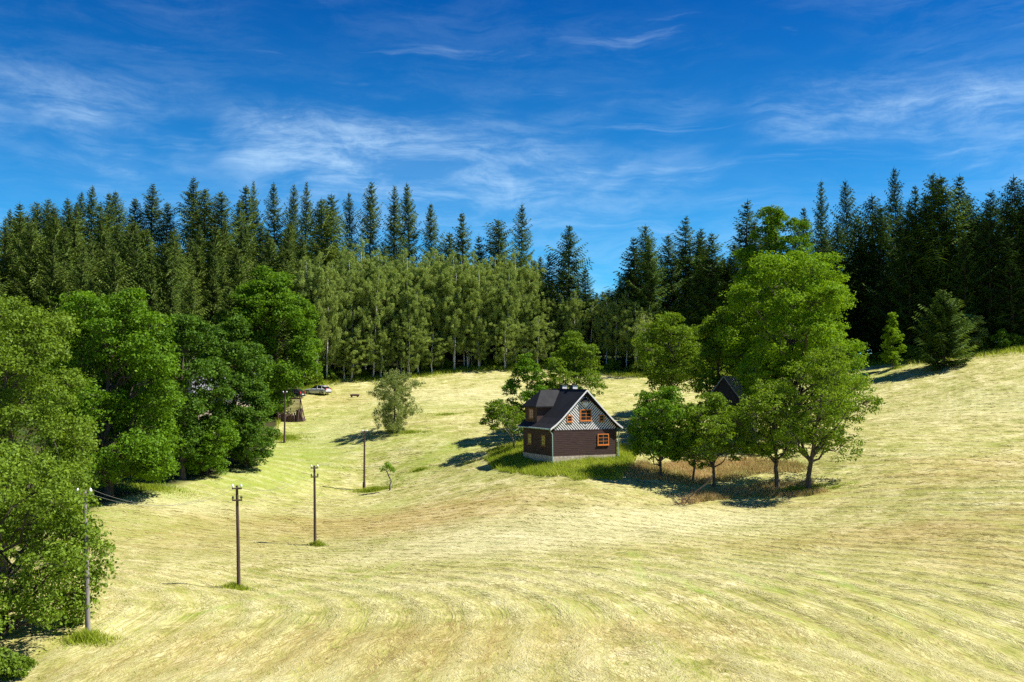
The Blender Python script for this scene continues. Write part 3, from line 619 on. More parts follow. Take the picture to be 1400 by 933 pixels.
# spruce forest: prototypes, then copies
protoL = [spruce('spruce', 100+i, 27, R_, cb, M['spruce_sunlit'], 1.0, dr, pw) for i, (R_, cb, dr, pw) in enumerate([(4.4, .08, .22, .80), (4.0, .12, .30, .72), (4.9, .06, .18, .85), (3.7, .14, .33, .9), (4.5, .10, .26, .62), (4.1, .12, .15, 1.0)])]
protoR = [spruce('spruce', 120+i, 27, R_, cb, M['spruce'], 1.0, dr, pw) for i, (R_, cb, dr, pw) in enumerate([(4.8, .04, .20, .80), (4.2, .06, .28, .72), (5.4, .03, .14, .80), (4.0, .08, .32, .9), (4.7, .05, .24, .62), (4.4, .05, .12, 1.0)])]
roots = {}
rnd = np.random.default_rng(77)
count = {'L': 0, 'R': 0}
placed = []
def put_spruce(kind, px, D, top=None, H=None, label=None, group=None, wide=None, plainlab=None):
    pr = protoL if kind == 'L' else protoR; i = int(rnd.integers(len(pr)))
    x = (px-CX)/F*D; g = np.array([x, D, hz(x, D)])
    H = H or topz(px, top, D)-g[2]; s = H/27.4; w_ = wide or rnd.uniform(.75, 1.15)*min(1.15, max(.8, s)); rz = rnd.uniform(0, 2*PI)
    lab = label or plainlab or (('tall spruce in the dense forest rising behind the left grove' if px < 405 else 'dark spruce standing behind the birch wood, below the skyline') if kind == 'L' else ('dark spruce in the shaded forest between the sky gap and the domed maple' if px < 1085 else 'dark spruce in the shaded forest behind the young spruce on the right'))
    grp = group or ('spruces of the left forest' if kind == 'L' else 'spruces of the right forest')
    key = (kind, i)
    if key not in roots: o_ = roots[key] = plant('spruce_tree', lab, 'tree', g, pr[i], rz, grp, (w_, w_, s))
    else: o_ = copy_tree(roots[key], g, rz, (w_, w_, s), lab, grp)
    o_.rotation_euler = (rnd.normal(0, .018), rnd.normal(0, .018), rz)
    placed.append((x, D))
sky_L = [(10,284),(28,274),(45,273),(63,269),(73,280),(91,268),(108,260),(123,251),(146,259),(164,258),(181,268),(202,248),(227,275),(260,239),(280,255),(302,258),(320,268),(335,249),(349,244),(378,246),(398,248),(416,245),(438,268),(452,262),(477,258),(502,243),(537,251),(562,248),(589,274),(610,315),(633,285),(655,318),(682,294),(714,275)]
special_L = {(260,239): 'tall pointed spruce on the left skyline, the highest spire above the dark grove', (502,243): 'slim spire spruce at the left end of the open skyline above the birches', (537,251): 'spruce above the birches, left one of a close tall pair', (562,248): 'spruce above the birches, right one of a close tall pair',
             (589,274): 'spruce just right of the tall pair above the birches', (633,285): 'lone narrow brownish spruce standing clear above the middle of the birches', (682,294): 'broad spruce top second from the right above the birch wood', (714,275): 'thin open spruce, last tall one at the right end of the birch wood'}
for (px, tp_) in sky_L:
    D = {True: rnd.uniform(215, 245), False: rnd.uniform(208, 222)}[px < 430]
    for _ in range(30):
        g = ground(px, D); H = topz(px, tp_, D)-g[2]
        if H > 33: D += 4
        elif H < 21: D -= 4
        else: break
    put_spruce('L', px, D, top=tp_, label=special_L.get((px, tp_)), group='spruces singled out on the left skyline' if (px, tp_) in special_L else 'spruces whose tips make the left skyline', plainlab='spruce in the back rank above the left grove, its tip against the sky' if px < 405 else 'spruce in the back rank above the birch wood, its tip against the sky')
for px, D, H in [(742, 205, 17), (765, 212, 19), (790, 200, 15), (812, 196, 13), (825, 206, 14), (838, 196, 14), (852, 200, 17), (866, 198, 19), (803, 215, 13), (818, 222, 13), (755, 196, 17), (778, 226, 17), (832, 218, 14), (846, 214, 15)]: put_spruce('L', px, D, H=H)
skx = np.array([a for a, b in sky_L], float); sky_ = np.array([b for a, b in sky_L], float)
n_ok = 0
for _ in range(4000):
    if n_ok >= 160: break
    px = rnd.uniform(-45, 740); e = np.interp(px, ex, ey); lo = max(e+12, 140) if px < 400 else e+14
    D = rnd.uniform(lo, min(lo+75, 245)); x = (px-CX)/F*D
    if any((x-a)**2+(D-b)**2 < 10 for a, b in placed): continue
    H = rnd.uniform(19, 27) if px < 420 else rnd.uniform(16, 22); g = hz(x, D); tpp = pxof(x, D, g+H)[1]
    if tpp < np.interp(px, skx, sky_)+ (6 if px < 430 else 45): continue
    put_spruce('L', px, D, H=H); n_ok += 1
sky_R = [(751,347),(776,305),(801,364),(871,323),(885,305),(914,318),(937,293),(962,308),(977,316),(1015,272),(1040,300),(1098,280),(1123,243),(1145,300),(1164,241),(1180,290),(1197,262),(1213,275),(1229,225),(1245,270),(1257,250),(1270,265),(1281,230),(1294,235),(1309,236),(1330,263),(1345,285),(1355,256),(1378,270),(1396,236),(1412,240)]
special_R = {(776,305): 'broad dark spruce left of the sky gap in the middle of the treeline', (801,364): 'thin spruce tip right beside the broad spruce at the sky gap', (885,305): 'wide open dark spruce with spreading arms, right of the sky gap',
             (937,293): 'broad spruce with a full rounded top left of the domed maple', (1015,272): 'narrow spruce spire just left of the yellow green tree top', (1123,243): 'slim dark spruce, first tall one right of the yellow green tree top', (1164,241): 'spruce with a sparse feathery top on the right skyline', (1229,225): 'tallest spruce of the right skyline with a full pointed top', (1396,236): 'tall spruce at the right border of the picture'}
for (px, tp_) in sky_R:
    lo = np.interp(px, ex, ey)+8; D = rnd.uniform(lo, lo+14)
    for _ in range(30):
        g = ground(px, D); H = topz(px, tp_, D)-g[2]
        if H > 33: D += 3
        elif H < 20 and px < 1000: D -= 1.0; break
        else: break
    put_spruce('R', px, D, top=tp_, label=special_R.get((px, tp_)), group='spruces singled out on the right skyline' if (px, tp_) in special_R else 'spruces whose tips make the right skyline', plainlab='dark spruce left of the domed maple, its tip against the sky' if px < 1085 else 'dark spruce right of the domed maple, its tip against the sky', wide=1.1 if px in (885, 776, 937, 871) else None)
skx = np.array([a for a, b in sky_R], float); sky_ = np.array([b for a, b in sky_R], float)
n_ok = 0
for _ in range(4000):
    if n_ok >= 74: break
    px = rnd.uniform(860, 1440) if n_ok < 60 else rnd.uniform(1430, 1640); e = np.interp(px, ex, ey); D = e + 5 + 30*rnd.random()**1.1; x = (px-CX)/F*D
    if any((x-a)**2+(D-b)**2 < 11 for a, b in placed): continue
    H = rnd.uniform(17, 26); g = hz(x, D); tpp = pxof(x, D, g+H)[1]
    if tpp < np.interp(px, skx, sky_)+16: continue
    put_spruce('R', px, D, H=H); n_ok += 1
g = hit(1291, 503); H = topz(1291, 396, g[1])-g[2]
plant('spruce_tree', 'short full young spruce standing alone in front of the right forest', 'tree', g, spruce('yard_spruce', 200, H, 4.0, .03, M['spruce_yard'], 1.6, .10, 1.5, 11))
# birch wood
protoB = [birch('birch', 300+i, 23, R_, cb) for i, (R_, cb) in enumerate([(4.0, .27), (3.5, .34), (4.4, .24), (3.7, .30), (3.2, .38), (4.2, .20)])]
broots = {}
def put_birch(px, D, top, lab=None, w_=None):
    i = int(rnd.integers(len(protoB))); g = ground(px, D); H = topz(px, top, D)-g[2]; s = H/23.0
    w_ = w_ or rnd.uniform(.9, 1.2)*max(.75, min(1.1, s)); lab = lab or ('slender white stemmed birch in the left half of the birch wood' if px < 575 else 'slender white stemmed birch in the right half of the birch wood' if px < 740 else 'shorter white stemmed birch below the sky gap behind the cottage'); rz = rnd.uniform(0, 2*PI)
    if i not in broots: broots[i] = plant('birch_tree', lab, 'tree', g, protoB[i], rz, 'birches along the wood edge', (w_, w_, s))
    else: copy_tree(broots[i], g, rz, (w_, w_, s), lab, 'birches along the wood edge')
btop = [(415,345),(433,338),(450,352),(468,334),(485,340),(500,321),(515,335),(530,345),(546,334),(560,340),(575,345),(590,333),(605,342),(620,338),(635,345),(650,340),(664,350),(678,345),(692,341),(706,338),(720,345),(735,372),(752,405),(768,398),(786,394),(806,410),(829,398),(842,404),(856,394),(870,410)]
for px, tp_ in btop:
    e = np.interp(px, ex, ey); put_birch(px, e+rnd.uniform(2, 12), tp_, {433: 'leftmost tall birch of the wood, beside the round bright lime', 500: 'highest birch top of the birch wood', 856: 'birch with a clear white stem at the right end, beside the dark spreading spruce'}.get(px))
for _ in range(22):
    px = rnd.uniform(405, 760); e = np.interp(px, ex, ey); put_birch(px, e+rnd.uniform(0, 6), rnd.uniform(352, 400))
for px, tp_ in [(470, 440), (520, 445), (560, 430), (655, 440), (690, 430), (735, 430), (590, 452), (480, 455)]:
    e = np.interp(px, ex, ey); put_birch(px, e-rnd.uniform(0, 1.5), tp_, 'low young birch leafy to the ground in front of the taller birches')
bp = broadleaf('bush', 90, 2.6, .03, 1.8, mat=M['fruit'], bark=M['bark'], lobes=9, clumps=16, per=28, size=.24, trunk_r=.05, crad=.5, flat=.7, lobe_r=.44); b0 = None
for px in (428, 447, 476, 498, 528, 571, 603, 662, 690, 724, 748, 838, 868, 1200, 1245, 1340, 1385):
    e = np.interp(px, ex, ey); g = ground(px, e+rnd.uniform(1.2, 4)); s_c = rnd.uniform(.5, 1.05); rz = rnd.uniform(0, 6)
    if b0 is None: b0 = plant('bush', 'low green bush in the undergrowth at the foot of the wood', 'bush', g, bp, rz, 'low bushes at the foot of the wood', (s_c*1.2, s_c*1.2, s_c))
    else: copy_tree(b0, g, rz, (s_c*1.2, s_c*1.2, s_c))
put_birch(198, 150, 405, 'single pale birch between the bright maple and the dark maple')

# ------------------------------------------------------------------ cottage
H_ = {}
def hm(k, *a, **kw): H_[k] = plain(k, *a, **kw); return H_[k]
hm('dark_boards', (.060, .034, .029), .75, .3, noise_amt=.35, nscale=2.2, stretch=(.5, .5, 9), bump=.01)
hm('gable_backing', (.022, .013, .011), .8, .2, noise_amt=.2)
hm('white_paint', (.78, .76, .72), .6, .4, noise_amt=.06)
hm('roof_sheet', (.014, .014, .016), .8, .25, noise_amt=.30, nscale=1.2)
hm('orange_paint', (.62, .20, .035), .5, .5, noise_amt=.12)
hm('dark_orange_frame', (.22, .09, .022), .6, .4, noise_amt=.15)  # darker orange for the frames of the left-facing windows
hm('plinth_stone', (.44, .37, .29), .9, .2, noise_amt=.28, nscale=3.5, bump=.02)
hm('gutter_green', (.30, .43, .38), .4, .5, noise_amt=.1)
hm('chimney_dark', (.05, .05, .055), .8, .2)
hm('chimney_white', (.72, .70, .66), .8, .2, noise_amt=.2)
hm('glass', (.02, .023, .028), .06, .8, noise_amt=.1)
hm('glass_field_reflection', (.42, .42, .09), .25, .6, noise_amt=.4, nscale=1.5)  # reflection of the field put into the pane colour
W, L = 7.9, 7.4; hw = W/2; PL = .65; WT = PL+2.8        # plinth top, wall top
cot = thing('cottage', 'dark timber cottage with a black and white striped gable in the meadow', 'house', HC, HR)
def part(name, parts, mat, parent=None, **kw):
    mats = mat if isinstance(mat, list) else [mat]
    return obj(name, mesh_of(name, parts, mats), parent or cot, **kw)
part('plinth', [box(-hw-.03, hw+.03, -.03, L+.03, -1.6, PL)], H_['plinth_stone'])
# board walls: rows of horizontal boards with recessed joints
nb = 14; bh = (WT-PL)/nb
part('wall_core', [box(-hw+.04, hw-.04, .04, L-.04, PL, WT)], H_['gable_backing'])
rows_f, rows_l, rows_r = [], [], []
for i in range(nb):
    z0, z1 = PL+i*bh+.012, PL+(i+1)*bh-.012; dd = .004*(i % 3)
    rows_f.append(box(-hw, hw, -.02-dd, .03, z0, z1)); rows_l.append(box(-hw-.02-dd, -hw+.03, .035, L, z0, z1)); rows_r.append(box(hw-.03, hw+.02+dd, .035, L, z0, z1))
part('board_cladding', rows_f, H_['dark_boards'], kind='stuff'); part('board_cladding', rows_l, H_['dark_boards'], kind='stuff'); part('board_cladding', rows_r, H_['dark_boards'], kind='stuff')
APX = 4.35
RP = [(0, APX), (3.1, 1.26), (3.8, .66), (4.5, .18)]      # half roof profile above the wall top, bell-cast eaves
def roofz(x): return np.interp(abs(x), [p[0] for p in RP], [p[1] for p in RP])
for y0, y1 in ((.05, .15), (L-.15, L-.05)):
    part('gable_wall', prism([(-hw, WT), (hw, WT), (hw, WT+.45), (3.1, WT+1.10), (0, WT+APX-.16), (-3.1, WT+1.10), (-hw, WT+.45)], y0, y1), H_['gable_backing'])
OV = .42
def slope(sg, y0, y1):
    top = [(sg*x, WT+z) for x, z in RP]; bot = [(sg*x, WT+z-.13) for x, z in RP]
    V = np.array([(a, y, b) for y in (y0, y1) for a, b in top+bot]); n_ = len(top); f = []
    o = 2*n_
    for i in range(n_-1):
        f += [(i, i+1, o+i+1, o+i), (n_+i, o+n_+i, o+n_+i+1, n_+i+1), (i, n_+i, n_+i+1, i+1), (o+i, o+i+1, o+n_+i+1, o+n_+i)]
    f += [(n_-1, 2*n_-1, o+2*n_-1, o+n_-1)]
    return [(V, np.array(f), 0, None)]
part('roof', slope(-1, -OV, L+.4), H_['roof_sheet']); part('roof', slope(1, -OV, L+.4), H_['roof_sheet'])
part('ridge_cap', [tube([(0, -OV, WT+APX+.01), (0, L+.4, WT+APX+.01)], [.07, .07], 6)], H_['roof_sheet'])
for sg in (-1, 1):      # white bargeboards following the curved rake
    pp = [(sg*x, WT+z+.03) for x, z in RP]; lo = [(sg*x, WT+z-.17) for x, z in RP][::-1]
    V, fs = [], []
    top = pp; bot = [(sg*x, WT+z-.17) for x, z in RP]; n_ = 4
    V = np.array([(a, y, b) for y in (-OV-.05, -OV-.003) for a, b in top+bot]); o = 8
    for i in range(3): fs += [(i, i+1, n_+i+1, n_+i), (o+i, o+n_+i, o+n_+i+1, o+i+1), (i, o+i, o+i+1, i+1), (n_+i, n_+i+1, o+n_+i+1, o+n_+i)]
    fs += [(3, 7, 15, 11), (0, 4, 12, 8)]
    part('bargeboard', [(V, np.array(fs), 0, None)], H_['white_paint'])
def clip(poly, a, b, c):
    """keep a*x+b*z<=c"""
    out = []
    for i in range(len(poly)):
        p, q_ = poly[i], poly[(i+1) % len(poly)]; fp, fq = a*p[0]+b*p[1]-c, a*q_[0]+b*q_[1]-c
        if fp <= 0: out.append(p)
        if fp*fq < 0: t = fp/(fp-fq); out.append((p[0]+(q_[0]-p[0])*t, p[1]+(q_[1]-p[1])*t))
    return out
bw, bs = .18, .33        # batten width and spacing, measured along the floor line
for sg in (-1, 1):
    c0 = -4.4
    while c0 < hw:
        poly = [(0+c0, 0.02), (c0+bw, .02), (c0+bw+5, 5.02), (c0+5, 5.02)]
        poly = clip(poly, -1, 0, -.03) if len(poly) else poly
        poly = clip(poly, 0, -1, -.02)
        if poly: poly = clip(poly, (APX-1.26)/3.1, 1, APX-.24)
        if poly: poly = clip(poly, .6/.7, 1, .66+3.8*.6/.7-.22)
        if poly: poly = clip(poly, 1, 0, hw)
        if len(poly) >= 3:
            a_ = abs(sum(poly[i][0]*poly[(i+1) % len(poly)][1]-poly[(i+1) % len(poly)][0]*poly[i][1] for i in range(len(poly))))/2
            if a_ > .012: part('batten', prism([(sg*x, WT+z) for x, z in poly], .02, .048), H_['white_paint'])
        c0 += bs
part('floor_beam', [box(-hw, hw, -.045, .045, WT-.05, WT+.02)], H_['dark_boards'])
def window(cx, cz, w_, h_, face='front', nx=2, nz=3, frame='orange_paint', glass='glass', y=0.0, rail=.10, mun=.045):
    """frame > panes; face front (toward -y) or left (toward -x)"""
    def B(a0, a1, d0, d1, z0, z1):
        if face == 'front': return box(a0, a1, y-d1, y-d0, z0, z1)
        return box(y-d1, y-d0, a0, a1, z0, z1)
    x0, x1, z0, z1 = cx-w_/2, cx+w_/2, cz-h_/2, cz+h_/2
    fr = [B(x0, x1, -.02, .085, z0, z0+rail), B(x0, x1, -.02, .085, z1-rail, z1), B(x0, x0+rail, -.018, .083, z0+rail, z1-rail), B(x1-rail, x1, -.018, .083, z0+rail, z1-rail)]
    iw = (w_-2*rail-(nx-1)*mun)/nx; ih = (h_-2*rail-(nz-1)*mun)/nz
    for i in range(1, nx): a = x0+rail+i*iw+(i-1)*mun; fr.append(B(a, a+mun, 0, .07, z0+rail, z1-rail))
    for j in range(1, nz): b_ = z0+rail+j*ih+(j-1)*mun; fr.append(B(x0+rail, x1-rail, .002, .066, b_, b_+mun))
    fo = part('window', fr, H_[frame])
    part('sill', [B(x0-.05, x1+.05, -.01, .12, z0-.05, z0-.003)], H_[frame], fo)
    for i in range(nx):
        for j in range(nz):
            a = x0+rail+i*(iw+mun); b_ = z0+rail+j*(ih+mun); part('pane', [B(a+.001, a+iw-.001, .03, .045, b_+.001, b_+ih-.001)], H_[glass], fo)
    return fo
window(2.2, PL+1.68, 1.42, 1.24, y=-.03)
window(0.08, WT+1.58, 1.42, 1.26, y=.045)
for sx_ in (-1, 1): window(sx_*2.0+.05, WT+1.22, .66, .72, y=.045, nx=1, nz=2, rail=.11)
for cy_ in (2.2, 5.6): window(cy_, PL+1.60, 1.0, 1.25, face='left', y=-hw-.03, frame='dark_orange_frame', glass='glass_field_reflection', rail=.16, nz=3)
# small half-round hood and white board in the gable peak
n_ = 9; a = np.linspace(PI, 2*PI, n_); rim = np.stack([np.cos(a)*.62, np.sin(a)*.38+.04, np.full(n_, WT+3.05)], -1)
V = np.concatenate([[[0, .04, WT+3.62]], rim]); part('peak_hood', [(V, np.array([(0, i+1, i+2) for i in range(n_-1)]), 0, None), (V, np.array([tuple(range(n_, 0, -1))]), 0, None)], H_['roof_sheet'])
part('peak_board', prism([(-.34, WT+3.0), (.34, WT+3.0), (.30, WT+2.72), (.12, WT+2.66), (0, WT+2.45), (-.12, WT+2.66), (-.30, WT+2.72)], -.07, .018), H_['white_paint'])
# dormer on the left slope with hipped end
DX, D0, D1, DE = -3.75, 4.3, L-.1, WT+2.55
zb = WT+roofz(DX)-.15; xe = -1.75
part('dormer_wall', [box(DX, DX+.1, D0, D1, zb-.3, DE)], H_['dark_boards'])
for yy in (D0, D1-.1):
    part('dormer_cheek', prism([(DX+.1, zb-.2), (DX+.1, DE), (xe, DE), (xe, WT+roofz(xe)-.1)], yy, yy+.1), H_['dark_boards'])
ym = (D0+D1)/2; RX, e1 = -2.5, .32; rzd = WT+APX-.06
V = np.array([(DX-e1, D0-e1, DE-.08), (DX-e1, D1+e1, DE-.08), (RX, ym, rzd), (.0, ym, rzd), (-1.35, D0-e1, DE-.08+.02), (-1.35, D1+e1, DE-.06),
              (DX-e1, D0-e1, DE-.2), (DX-e1, D1+e1, DE-.2), (-1.35, D0-e1, DE-.2), (-1.35, D1+e1, DE-.2)])
part('dormer_roof', [(V, np.array([(0, 2, 1)]), 0, None), (V, np.array([(0, 4, 3, 2), (1, 2, 3, 5), (0, 1, 7, 6), (0, 6, 8, 4), (1, 5, 9, 7), (6, 7, 9, 8)]), 0, None)], H_['roof_sheet'])
window((D0+D1)/2-.1, (zb+DE)/2+.05, 1.2, 1.15, face='left', y=DX-.005, frame='dark_orange_frame', glass='glass', rail=.12)
# gutters, downpipes
for sg in (-1, 1):
    part('gutter', [tube([(sg*4.57, -OV, WT+.13), (sg*4.57, L+.4, WT+.13)], [.075, .075], 8)], H_['gutter_green'])
    part('downpipe', [tube([(sg*4.55, -OV+.15, WT+.08), (sg*4.42, -OV+.2, WT-.05), (sg*(hw+.16), -.12, WT-.42), (sg*(hw+.14), -.12, PL), (sg*(hw+.14), -.14, -.25)], [.055]*5, 8)], H_['gutter_green'])
for cy_, cx_ in ((3.6, .55), (5.9, .45)):
    ch = part('chimney', [box(cx_-.3, cx_+.3, cy_-.3, cy_+.3, WT+2.8, WT+APX+.42)], H_['chimney_white'])
    part('chimney_shade_side', [box(cx_-.335, cx_-.302, cy_-.32, cy_+.32, WT+2.8, WT+APX+.43)], H_['chimney_dark'], ch)  # dark slab, shade of the chimney's unlit left side put into colour
    part('chimney_cap', [box(cx_-.36, cx_+.36, cy_-.36, cy_+.36, WT+APX+.44, WT+APX+.52)], H_['chimney_dark'], ch)

# ------------------------------------------------------------------ hidden buildings
hm('grey_roof', (.20, .19, .20), .7, .3, noise_amt=.25, nscale=2, stretch=(6, .4, 1)); hm('old_boards', (.035, .028, .024), .8, .2, noise_amt=.3, stretch=(8, 8, .5))
hm('pale_roof', (.22, .22, .23), .6, .4, noise_amt=.2); hm('cream_wall', (.62, .50, .36), .8, .2, noise_amt=.1); hm('weathered', (.27, .25, .22), .8, .2, noise_amt=.3, stretch=(1, 1, 6))
def shed(name, label, loc, rz, w_, l_, hwall, hroof, wall, roof, side=None):
    t = thing(name, label, 'building', loc, rz); b_ = hwall; a_ = hroof; hw_ = w_/2
    part('gable_wall', prism([(-hw_, -1), (hw_, -1), (hw_, b_), (0, b_+a_-.05), (-hw_, b_)], 0, .12), H_[wall], t)
    part('gable_wall', prism([(-hw_, -1), (hw_, -1), (hw_, b_), (0, b_+a_-.05), (-hw_, b_)], l_-.12, l_), H_[wall], t)
    for sg in (-1, 1):
        part('side_wall', [box(sg*hw_-.06, sg*hw_+.06, .12, l_-.12, -1, b_)], H_[side or wall], t)
        k = a_/hw_; e_ = .35
        part('roof', prism([(0, b_+a_), (sg*(hw_+e_), b_-e_*k), (sg*(hw_+e_), b_-e_*k-.1), (0, b_+a_-.1)], -.3, l_+.3), H_[roof], t)
        part('verge_board', prism([(0, b_+a_+.03), (sg*(hw_+e_), b_-e_*k+.03), (sg*(hw_+e_), b_-e_*k-.13), (0, b_+a_-.13)], -.34, -.303), H_['weathered'], t)
    part('door', [box(-.5, .5, -.05, -.003, -.2, 1.9)], H_['old_boards'], t)
    return t
g = ground(990, 121); zt = topz(988, 514, 121)
shed('shed', 'grey roofed wooden shed mostly hidden behind the orchard trees', (g[0], g[1], g[2]), math.radians(-32), 3.8, 6.5, zt-g[2]-2.5, 2.5, 'old_boards', 'grey_roof', 'weathered')
g = ground(262, 142); zt = topz(290, 508, 145)
shed('farmhouse', 'pale roofed house glimpsed through the leaves of the left grove', (g[0], g[1], g[2]), math.radians(-62), 7, 9, zt-g[2]-3.2, 3.2, 'cream_wall', 'pale_roof')

# ------------------------------------------------------------------ poles
hm('pole_wood', (.085, .055, .045), .85, .2, noise_amt=.3, nscale=3, stretch=(4, 4, .4), bump=.01); hm('pole_grey', (.22, .195, .185), .85, .2, noise_amt=.3, nscale=3, stretch=(4, 4, .4), bump=.01); hm('porcelain', (.85, .85, .83), .25, .5, noise_amt=.03)
hm('concrete', (.42, .40, .36), .9, .2); hm('iron', (.05, .045, .045), .6, .4); hm('wire', (.32, .32, .33), .35, .6, metal=.6, noise_amt=.05)
tips = []
def pole(label, px, py, top, arms, mat, foot=False, arm_w=.66, lean=0.0):
    g = hit(px, py); Ht = topz(px, top, g[1])-g[2]
    t = thing('utility_pole', label, 'pole', g, .25, 'wooden utility poles crossing the meadow')
    lx = lean
    part('post', [tube([(0, 0, -.8), (lx*.5, 0, Ht*.5), (lx, 0, Ht)], [.135, .115, .09], 10), (np.array([(lx+.09*math.cos(k*PI/5), .09*math.sin(k*PI/5), Ht) for k in range(10)]), np.array([tuple(range(10))]), 0, None)], H_[mat], t)
    if foot: part('footing', [box(-.17, .17, .10, .30, -.5, 1.0)], H_['concrete'], t)
    for k in range(arms):
        za = Ht-.18-k*.78; xa = lx*za/Ht
        ar = part('crossarm', [box(xa-arm_w/2, xa+arm_w/2, -.19, -.11, za-.05, za+.05)], H_['pole_wood' if mat == 'pole_wood' else mat], t)
        for sg in (-1, 1):
            x_ = xa+sg*(arm_w/2-.06)
            part('insulator', [tube([(x_, -.17, za+.10), (x_, -.17, za+.15), (x_, -.17, za+.22), (x_, -.17, za+.30)], [.05, .085, .07, .02], 8)], H_['porcelain' if k == 0 else 'iron'], ar)
            part('pin', [tube([(x_, -.17, za+.061), (x_, -.17, za+.11)], [.02, .02], 6)], H_['iron'], ar)
        if k == 0:
            c_, s__ = math.cos(.25), math.sin(.25)
            tips.append([(g[0]+c_*(xa+sg*(arm_w/2-.06))+s__*.17, g[1]+s__*(xa+sg*(arm_w/2-.06))-c_*.17, g[2]+za+.24) for sg in (-1, 1)])
    return t
pole('grey pole with two white insulators in front of the bushy tree at lower left', 121, 866, 670, 1, 'pole_grey', arm_w=.72, lean=-.3)
pole('dark wooden pole with two crossarms, the largest free standing one in the lower left meadow', 327, 806, 664, 2, 'pole_wood', lean=-.22)
pole('dark wooden pole with two crossarms, middle one between the other free standing poles', 431, 746, 637, 2, 'pole_wood', lean=-.13)
pole('dark wooden pole beside the small crooked sapling', 498, 671, 589, 1, 'pole_wood', foot=True, arm_w=.6)
pole('distant dark pole with a pale foot in front of the firewood stack', 389, 606, 536, 1, 'pole_wood', foot=True, arm_w=.6)
for a, b in ((0, 1), (1, 2), (2, 3)):
    for s in (0, 1):
        A_, B_ = np.array(tips[a][s]), np.array(tips[b][s]); t = np.linspace(0, 1, 14)[:, None]; p = A_+(B_-A_)*t; p[:, 2] -= 1.1*4*(t*(1-t))[:, 0]
        side = ('left', 'right')[s]; which = ('from the grey pole to the largest free standing pole', 'between the two poles with double crossarms', 'from the middle pole to the pole beside the sapling')[a]
        thing('overhead_wire', f'thin {side} hand wire running {which}', 'wire', (0, 0, 0), 0, 'wires strung between the poles', mesh_of('overhead_wire', [tube(p, [.008]*14, 4)], [H_['wire']]))

# ------------------------------------------------------------------ firewood stack, wire frame, log, fallen bough
hm('log_bark', (.10, .065, .055), .9, .1, noise_amt=.4); hm('log_end', (.36, .27, .20), .9, .1, noise_amt=.3)
g = hit(396, 577); r = np.random.default_rng(9)
t = thing('firewood_stack', 'stack of upright split logs at the meadow edge near the parked cars', 'woodpile', g, 0)
lg = [mesh_of('log', [tube([(0, 0, 0), (.02, 0, .55), (0, 0, 1.1)], [.13, .125, .12], 7), (np.array([(.12*math.cos(k*2*PI/7), .12*math.sin(k*2*PI/7), 1.1) for k in range(7)]), np.array([tuple(range(7))]), 1, None)], [H_['log_bark'], H_['log_end']]) for _ in range(1)]
for i in range(44):
    row = i//15; o = obj('log', lg[0], t); o.location = (-1.75+(i % 15)*.25+r.normal(0, .03), row*.28+r.normal(0, .03), -.1); o.rotation_euler = (r.normal(0, .06), r.normal(0, .08), r.uniform(0, 6)); o.scale = (1, 1, r.uniform(.85, 1.35)*(1.45 if i % 15 > 11 else 1))
for k in range(5):
    o = obj('log', lg[0], t); o.location = (2.0+k*.12, .1+.15*k, 0); o.rotation_euler = (0, -.35-.15*k, 0); o.scale = (1, 1, 1.9-.3*k)
t = thing('wire_frame', 'tall dark lattice frame standing behind the firewood stack', 'frame', (g[0]+.3, g[1]+1.3, g[2]), 0)
for x_ in (-.9, 1.0): part('post', [box(x_-.05, x_+.05, -.05, .05, -.3, 4.0-(.5 if x_ > 0 else 0))], H_['log_bark'], t)
part('rail', [box(-.95, 1.05, -.04, .04, 3.4, 3.5)], H_['log_bark'], t); part('rail', [box(-.95, 1.05, -.04, .04, 1.5, 1.58)], H_['log_bark'], t)
for k in range(11): part('lath', [box(-.80+k*.165, -.80+k*.165+.09, -.035, -.005, 1.2, 3.6)], H_['log_bark'], t)
part('brace', [tube([(1.0, 0, 3.6), (1.25, 0, 2.2), (1.7, 0, .2)], [.06, .07, .09], 6)], H_['log_bark'], t)
g = hit(485, 544); t = thing('log_bench', 'short brown log lying on the grass right of the cars', 'log', g, .1)
part('trunk', [tube([(-.75, 0, .42), (0, 0, .45), (.75, .1, .42)], [.17, .18, .16], 8)], H_['log_bark'], t)
for sg in (-1, 1): part('support', [tube([(sg*.5, 0, -.05), (sg*.5, 0, .3)], [.14, .14], 7)], H_['log_bark'], t)
g = hit(934, 693); r = np.random.default_rng(31)
bw_ = [tube(np.array([(0, 0, 0), (.5, 0, .8), (1.3, .2, 1.45), (2.3, .4, 2.1), (2.9, .5, 2.9)]), [.03, .045, .06, .07, .06], 6)]
for k in range(26):
    a = np.array([r.uniform(-.8, 1.3), r.uniform(-.3, .4), r.uniform(.1, .9)]); bw_.append(tube(bent(r, a, a+np.array([r.uniform(-1.3, -.2), r.normal(0, .3), r.uniform(-.2, .9)]), 4, .2), [.03, .022, .015, .006], 4))
thing('fallen_bough', 'dead fallen bough with bare twigs leaning below the small orchard trees', 'branch', g, 0, None, mesh_of('fallen_bough', bw_, [M['bark']]))

